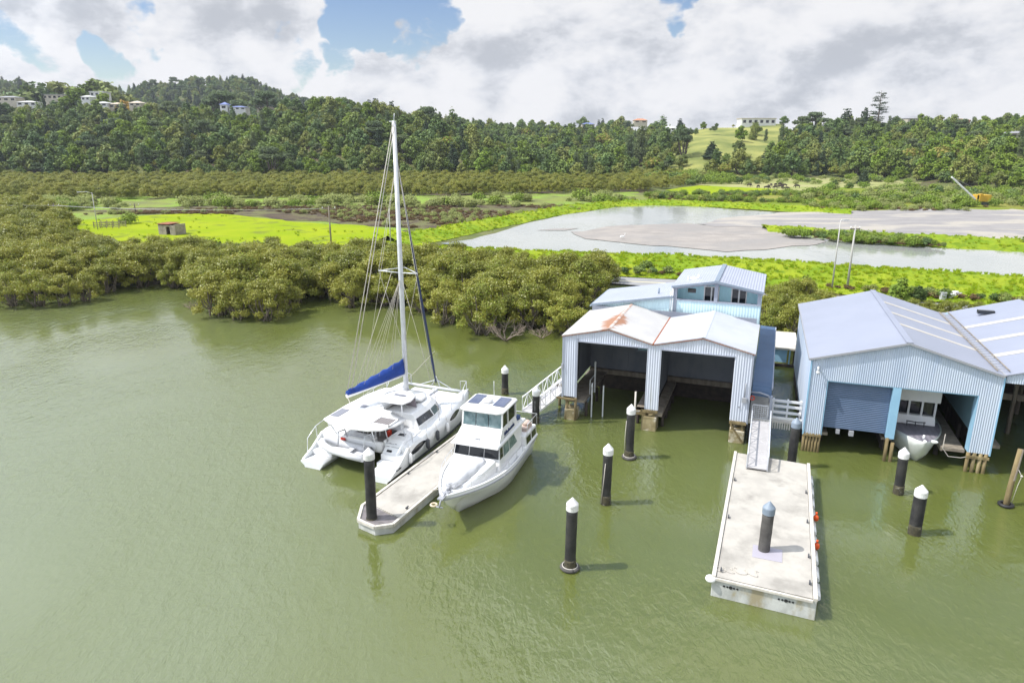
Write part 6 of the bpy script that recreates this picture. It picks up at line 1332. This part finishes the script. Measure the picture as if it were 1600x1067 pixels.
b = MB(); P = [(x * .93, s, 1.37 + .35 * max(0, (s + 5) / 5.6) ** 1.5) for x, s in [(-1.6 * max(.02, 1 - max(0, (s + 5) / 5.65) ** 3.), s) for s in np.linspace(-3.6, .4, 14)]]
Pm = [(-p[0], p[1], p[2]) for p in P[::-1]]; b.add(P + Pm, [tuple(range(len(P) + len(Pm)))]); b.build('deck', mat('grey_deck', (.22, .21, .25), (.18, .175, .21), 1, .7, wave=('X', .3, .4)), bl_)
b = MB(); wallbox(b, -7, -2.7, -1.15, 1.15, 1.5, 2.05, -1.1, 1.1, -7, -2.8); b.box(-1.2, 1.2, -7, -2.55, 3.0, 4.0); [b.box(x - .06, x + .06, -2.95, -2.83, 2.0, 3.05) for x in (-1.05, -.35, .35, 1.05)]; b.build('cabin', M['white'], bl_, bevel=.03)
b = MB(); b.box(-1.0, 1.0, -3.1, -3.05, 2.05, 3.0); b.build('windscreen', M['glass'], bl_)
b = MB(); [b.bar((x, -2.2, 1.55), (x, -2.3, 1.85), .05) for x in (-.45, 0, .45)]; b.bar((-.5, -2.25, 1.85), (0, -2.0, 1.9), .08, .04); b.bar((0, -2.0, 1.9), (.5, -2.25, 1.85), .08, .04); b.build('deck_rack', M['dgrey'], bl_)
b = MB(); b.tube([(.0, .1, 1.7), (0, .1, 1.95)], .06, 8); b.ell((-.0, .5, 1.72), (.1, .14, .1)); b.ell((-.55, .05, 1.6), (.22, .12, .1)); b.build('anchor_roller', M['white'], bl_)

# ================================================================== FAR THINGS
def frame_at(px, py, z=.9):
    x, y, _ = G(px, py, z); return x, y
M['cream'] = mat('cream_wall', (.55, .50, .42), (.48, .44, .37), .5, .8); M['hwhite'] = mat('white_house_wall', (.72, .72, .72), (.64, .64, .65), .5, .7)
M['hblue'] = mat('blue_house_roof', (.16, .20, .42), None, rough=.5); M['tile'] = mat('orange_roof', (.52, .24, .14), (.44, .20, .12), .6, .8); M['hgrey'] = mat('grey_house_roof', (.30, .30, .32), (.25, .25, .27), .6, .7); M['beige'] = mat('beige_roof', (.58, .50, .40), None, rough=.7)
def house(px, y, pyb, w_, d_, h_, wall, roof, label, rz_=0., rh=.9, nwin=3, flat=False, name='house'):
    x = (px - CX) / F * (y * cs - (V(y, pyb) - H) * sn); z = V(y, pyb) if px < 1060 else max(V(y, pyb), gh(x, y) + .2)
    if px < 430: w_, h_ = w_ * .85, h_ * .8
    t = thing(name, label, 'house', (x, y, z), rz_); b = MB(); b.box(-w_ / 2, w_ / 2, 0, d_, -3, h_); b.build('wall', M[wall], t)
    r = MB(); o = .4
    if flat: r.box(-w_ / 2 - o, w_ / 2 + o, -o, d_ + o, h_ + .002, h_ + .3)
    else:
        k = min(w_, d_) * .45
        r.add([(-w_ / 2 - o, -o, h_), (w_ / 2 + o, -o, h_), (w_ / 2 + o, d_ + o, h_), (-w_ / 2 - o, d_ + o, h_), (-w_ / 2 + k, d_ / 2, h_ + rh * 1.6), (w_ / 2 - k, d_ / 2, h_ + rh * 1.6)], [(3, 2, 1, 0), (0, 1, 5, 4), (1, 2, 5), (2, 3, 4, 5), (3, 0, 4)])
    r.build('roof', M[roof], t)
    for i in range(nwin):
        wn = MB(); c = -w_ / 2 + w_ * (i + .5) / nwin; wn.box(c - w_ / nwin * .26, c + w_ / nwin * .26, -.05, .02, h_ * .40, h_ * .8); wn.build('window', M['glass'], t)
    return t
house(42, 428, 167, 12, 9, 3.2, 'hwhite', 'hwhite', 'white low house nearest the far left, in front of a thin cypress', R(12), .5, 3)
house(86, 452, 157, 17, 8, 4.0, 'cream', 'hgrey', 'long taupe house above the white one, right of the thin cypress', 0, .5, 5, True)
house(10, 445, 160, 14, 8, 3.4, 'cream', 'hgrey', 'grey cream house at the extreme left edge', 0, .6, 3)
house(152, 452, 153, 10, 8, 4.2, 'hwhite', 'hwhite', 'white flat roofed house with wide windows on the left hill', 0, .5, 3, True)
house(134, 440, 159, 6, 7, 3.4, 'hwhite', 'hwhite', 'small white house just right of the bright green tree', 0, .6, 2)
house(158, 428, 168, 9, 7, 3.0, 'hwhite', 'hwhite', 'pale roofed low house left of the taupe hipped one', 0, .5, 2)
house(180, 430, 171, 8, 7, 3.6, 'cream', 'beige', 'taupe hipped house below the orange tree', 0, .6, 2)
house(211, 432, 167, 8, 7, 2.6, 'cream', 'beige', 'low cream roofed house right of the orange tree', 0, .8, 2)
house(350, 424, 173, 5, 5, 4.0, 'hwhite', 'hblue', 'white gabled house with blue roof on the left ridge', 0, .9, 1)
house(371, 425, 173, 11, 7, 2.3, 'hwhite', 'hblue', 'long low blue roofed wing right of the white gabled house', 0, .5, 3)
house(416, 424, 176, 12, 8, 2.8, 'cream', 'beige', 'cream hipped roof house on the left ridge', 0, .7, 2)
house(1184, 458, 209, 21.5, 9, 4.2, 'hwhite', 'beige', 'long white two storey house on top of the hill pasture', R(2), .5, 6, True)
house(919, 640, 199, 11, 8, 2.5, 'cream', 'hblue', 'low blue roofed house on the far centre ridge', 0, .8, 2)
house(1001, 668, 193, 12, 8, 2.6, 'cream', 'tile', 'orange roofed house on the far centre skyline', 0, 1., 2)
house(1047, 560, 206, 9, 8, 2.8, 'hwhite', 'hwhite', 'small white house left of the hill pasture', 0, .8, 2)
house(1438, 470, 192, 16, 9, 2.6, 'cream', 'hgrey', 'grey hipped roof house among trees on the right skyline', 0, 1., 3)
house(1503, 470, 194, 10, 8, 2.4, 'tile', 'tile', 'reddish roofed house on the right skyline', 0, .6, 2)
house(1592, 345, 218, 12, 8, 2.8, 'cream', 'hgrey', 'grey roofed house half hidden in trees at the right edge', 0, .6, 2)
for px, y, py in [(42, 424, 163), (30, 422, 166), (55, 424, 168), (84, 446, 157), (100, 446, 155), (8, 440, 160), (150, 446, 155), (134, 434, 160), (158, 424, 168), (170, 424, 172), (184, 425, 170), (211, 427, 168), (200, 426, 171), (350, 418, 172), (362, 418, 176), (382, 420, 175), (412, 418, 176), (425, 420, 178), (340, 418, 170)]:
    x = (px - CX) / F * (y * cs - (V(y, py) - H) * sn); g0 = gh(x, y); s0 = max(.35, (V(y, py) - g0) / 7.2)
    plant([ROUND0, ROUND1, ROUND2, ROUND3][px % 4], (x, y, g0 - .3), px * 1.7, (max(s0, .55), max(s0, .55), s0), 'rounded bush tree screening the hilltop houses on the left ridge', 'bush trees screening the hilltop houses on the left ridge')
# stone hut ruin on the pasture
x, y = frame_at(270, 366, .95); hu = thing('stone_hut', 'roofless looking stone hut with rusty roof standing alone in the bright pasture', 'hut', (x, y, .95), R(-18))
b = MB(); b.box(-1.9, -1.7, -1.3, 1.3, 0, 1.9); b.box(1.7, 1.9, -1.3, 1.3, 0, 1.9); b.box(-1.7, 1.7, 1.1, 1.3, 0, 1.8); b.box(-1.7, -.2, -1.3, -1.1, 0, 1.75); b.box(.7, 1.7, -1.3, -1.1, 0, 1.75); b.box(-.2, .7, -1.3, -1.1, 1.5, 1.75); b.build('wall', mat('old_stone', (.36, .32, .28), (.24, .21, .19), 1.5, .9, bump=.6), hu)
b = MB(); b.box(-2.1, .6, -1.45, 1.45, 1.92, 2.0); b.build('roof', M['rust'], hu)
# wooden stock yard rails
x, y = frame_at(166, 357, .95); yd = thing('stock_yard', 'weathered timber stock yard rails on the left of the pasture', 'fence', (x, y, .95), R(-6))
b = MB(); [b.box(-2.6 + i * 1.3, -2.5 + i * 1.3, yy, yy + .1, 0, 1.3) for i in range(5) for yy in (0, 2.2)]; b.build('post', M['wood'], yd)
b = MB(); [b.box(-2.6, 2.7, yy - .05, yy, z, z + .14) for yy in (0, 2.2) for z in (.3, .65, 1.0)]; b.build('rail', M['wood'], yd)
# poles
def pole(name, px, pyb, pyt, z0, label, r_=.14, m='wood', arms=0, lean=(0, 0), lampd=0, cat_='power pole'):
    x, y, _ = G(px, pyb, z0); h = V(y, pyt) - z0; t = thing(name, label, cat_, (x, y, z0), 0); b = MB(); b.tube([(0, 0, -.3), (lean[0] * h, lean[1] * h, h)], [r_, r_ * .6], 8); b.build('post', M[m], t)
    for k in range(arms):
        b = MB(); aw = .55 if m == 'polec' else 1.1; b.box(-aw + lean[0] * h, aw + lean[0] * h, -.06, .06, h - .5 - k * .9, h - .36 - k * .9); b.build('crossarm', M['wood'], t)
        for u in (-.9 * aw, .9 * aw): i_ = MB(); i_.lathe([(.05, h - .36 - k * .9), (.09, h - .28 - k * .9), (.04, h - .15 - k * .9)], u + lean[0] * h, 0, 8); i_.build('insulator', M['white'], t)
    if lampd: b = MB(); b.tube([(0, 0, h - .1), (lampd * .5, 0, h + .15), (lampd, 0, h + .1)], .035, 6); b.box(lampd, lampd + .6, -.12, .12, h + .02, h + .14) if lampd > 0 else b.box(lampd - .6, lampd, -.12, .12, h + .02, h + .14); b.build('lamp_arm', M['alu'], t)
    return Vector((x + lean[0] * h, y, z0 + h))
M['polec'] = mat('concrete_pole', (.50, .49, .47), (.42, .41, .39), 1, .85)
pole('street_lamp', 1300, 450, 345, 1.2, 'slim grey lamp pole by the road, left of the concrete power pole', .10, 'polec', cat_='street lamp', lampd=.3)
t1 = pole('power_pole', 1324, 448, 352, 1.2, 'concrete power pole with short crossarms by the road right of the lamp pole', .15, 'polec', 1)
tA = pole('power_pole', 90, 356, 318, .95, 'dark timber power pole at the far left of the pasture', .16, 'bark', 1)
tB = pole('power_pole', 212, 334, 318, .95, 'short distant timber pole behind the pasture', .16, 'bark', 1)
pole('street_lamp', 153, 359, 301, .95, 'pale lamp pole with curved arm beside the stock yard', .10, 'polec', cat_='street lamp', lampd=-2.2)
tC = pole('power_pole', 518, 388, 322, .95, 'timber power pole standing in the mangroves left of the catamaran rigging', .16, 'wood', 1)
tD = pole('power_pole', 611, 392, 325, .95, 'pale thin pole seen just left of the catamaran mast', .10, 'polec')
tZ = Vector((-190, 150, tA.z + .8))
wr = MB()
for off in (-.9, .9):
    for a, b2 in ((tZ, tA), (tA, tC)):
        P = [a.lerp(b2, i / 12) + Vector((off * .6, 0, -.4 - 4 * .5 * (i / 12) * (1 - i / 12))) for i in range(13)]; wr.tube(P, .03, 4)
tag(wr.build('power_lines', mat('wire', (.45, .45, .45), None, rough=.4)), 'pale power lines strung across the left flats between the poles', 'power line')
# dragline crane
x, y, _ = G(1532, 320, 1.0); cr_ = thing('crane', 'yellow dragline crane with long white lattice boom by the sediment flats', 'crane', (x, y, 1.0), 0)
b = MB(); b.prism([(-1.6, -1.5), (1.6, -1.5), (1.6, 1.5), (-1.6, 1.5)], .9, 2.6); b.box(-1.6, -.7, -1.7, -.6, .9, 2.9); b.build('cab', mat('crane_yellow', (.62, .38, .03), (.5, .3, .03), 1, .5), cr_, bevel=.1)
for s3 in (-1.1, 1.1): b = MB(); b.extr([(-1.8, s3 - .25, .3), (-1.5, s3 - .25, 0), (1.5, s3 - .25, 0), (1.8, s3 - .25, .3), (1.5, s3 - .25, .8), (-1.5, s3 - .25, .8)], (0, .5, 0)); b.build('track', M['dgrey'], cr_)
bt_ = Vector(((1487 - CX) / F * (y * cs - (V(y, 277) - H) * sn) - x, 0, V(y, 277) - 1.0)); bb_ = Vector((-1.4, 0, 1.2)); b = MB(); dd_ = (bt_ - bb_)
for yy in (-.35, .35):
    for zz in (-.3, .3): b.bar(bb_ + Vector((0, yy * .6, zz * .4)), bt_ + Vector((0, yy * .3, zz * .3)), .2)
for i in range(14):
    p0 = bb_ + dd_ * (i / 14); p1 = bb_ + dd_ * ((i + 1) / 14); s4 = 1 if i % 2 else -1; b.bar(p0 + Vector((0, -.25, .25 * s4)), p1 + Vector((0, -.25, -.25 * s4)), .07)
b.build('boom', M['white'], cr_)
b = MB(); b.tube([Vector((1, 0, 2.8)), bt_], .03, 4); b.build('pendant_line', M['grey'], cr_)
# cattle on the far field
M['cow'] = mat('dark_cow_hide', (.022, .016, .014), (.05, .035, .028), 1.5, .8)
def cow_mesh():
    me = bpy.data.meshes.new('cow'); v = [(0, 0, 1.05), (.55, 0, 1.1), (1.0, 0, 1.12), (1.35, 0, .95), (1.6, 0, .55), (-.55, 0, 1.08), (-.85, 0, 1.1), (-1.0, 0, .7),
         (.75, .22, .85), (.72, .24, .45), (.75, .24, .02), (.75, -.22, .85), (.8, -.24, .45), (.78, -.24, .02), (-.65, .22, .85), (-.75, .24, .45), (-.68, .24, .02), (-.65, -.22, .85), (-.78, -.24, .45), (-.7, -.24, .02), (1.78, 0, .4), (1.38, .17, .98), (1.38, -.17, .98)]
    ed = [(0, 1), (1, 2), (2, 3), (3, 4), (0, 5), (5, 6), (6, 7), (1, 8), (8, 9), (9, 10), (1, 11), (11, 12), (12, 13), (5, 14), (14, 15), (15, 16), (5, 17), (17, 18), (18, 19), (4, 20), (3, 21), (3, 22)]
    rr = [.36, .36, .28, .17, .14, .34, .10, .04, .14, .08, .06, .14, .08, .06, .15, .08, .06, .15, .08, .06, .09, .05, .05]
    me.from_pydata(v, ed, []); o = bpy.data.objects.new('cow', me); sk_ = o.modifiers.new('skin', 'SKIN')
    o.data.skin_vertices or None
    C.objects.link(o)
    if not me.skin_vertices:
        bm = bmesh.new(); bm.from_mesh(me); bm.verts.layers.skin.verify(); bm.to_mesh(me); bm.free()
    for i, q_ in enumerate(me.skin_vertices[0].data): q_.radius = (rr[i], rr[i]); q_.use_root = (i == 0)
    su = o.modifiers.new('sub', 'SUBSURF'); su.levels = 1; su.render_levels = 1; me.materials.append(M['cow']); return o
co_ = cow_mesh(); first = True
for i, (px, py) in enumerate([(1170, 292), (1184, 294.5), (1197, 296), (1201, 294), (1205, 292), (1212, 291.5), (1218, 290.5), (1219, 294.5), (1223, 294.7), (1226, 292.5), (1212, 295.5), (1230, 297.5), (1246, 294)]):
    x, y, _ = G(px, py, .95); c = co_ if first else co_.copy()
    if not first: C.objects.link(c)
    first = False; c.location = (x, y, .95); c.rotation_euler = (0, 0, random.Random(i).uniform(0, 6.28)); c.scale = (.85,) * 3
    tag(c, 'dark cow grazing at the edge of the far bright field', 'cow', 'cows grazing on the far field')
# white bird, small boat and box near the road
x, y = frame_at(972, 374, 1.06); b = MB(); b.ell((0, 0, .45), (.42, .2, .2)); b.tube([(.3, 0, .5), (.5, 0, .8), (.45, 0, 1.0), (.6, 0, 1.02)], [.08, .05, .05, .02], 8); b.tube([(0, .05, .3), (0, .05, 0)], .02, 5); b.tube([(0, -.05, .3), (0, -.05, 0)], .02, 5)
o = b.build('white_heron', M['white']); o.location = (x, y, 1.08); tag(o, 'white heron standing on the edge of the sediment bank', 'bird')
y0 = 76.; x, _, z = at(1491, y0, 466); sb = thing('small_boat', 'small white runabout parked by the bushes behind the right boathouse', 'boat', (x, y0, .9), R(25)); sb.scale = (.62,) * 3
rr4 = []
for i in range(12):
    s = -1.9 + 3.8 * i / 11; h = .75 * (1 - max(0, (s + .2) / 2.15) ** 2.2); h = max(h, .03); rr4.append([(s, -h, .95), (s, -h * .6, .4), (s, 0, .25), (s, h * .6, .4), (s, h, .95)])
b = MB(); b.loft(rr4); b.build('hull', M['white'], sb); b = MB(); b.box(-.5, .5, -.4, .4, .952, 1.4); b.build('cuddy', M['white'], sb, bevel=.1)
x, _, z = at(1462, y0, 478); b = MB(); b.box(-.45, .45, -.35, .35, 0, 1.5); b.box(-.5, .5, -.4, .4, 1.502, 1.58); o = b.build('service_box', M['alu'], bevel=.02); o.location = (x, y0 - 1, .9); o.scale = (.6,) * 3; tag(o, 'pale grey service box among the bushes behind the right boathouse', 'service box')
# ------------------------------------------------------------------ haze
hb_ = MB(); hb_.box(-900, 900, -40, 1350, -2, 135); hz_o = hb_.build('haze', None); hz_o.data.materials.clear()
hm = bpy.data.materials.new('haze'); hm.use_nodes = True; hm.node_tree.nodes.clear(); pv_ = hm.node_tree.nodes.new('ShaderNodeVolumePrincipled'); ho_ = hm.node_tree.nodes.new('ShaderNodeOutputMaterial')
pv_.inputs['Color'].default_value = (.82, .88, 1, 1); pv_.inputs['Density'].default_value = .00013; pv_.inputs['Anisotropy'].default_value = .2
hm.node_tree.links.new(pv_.outputs[0], ho_.inputs['Volume']); hz_o.data.materials.append(hm); tag(hz_o, kind='stuff')
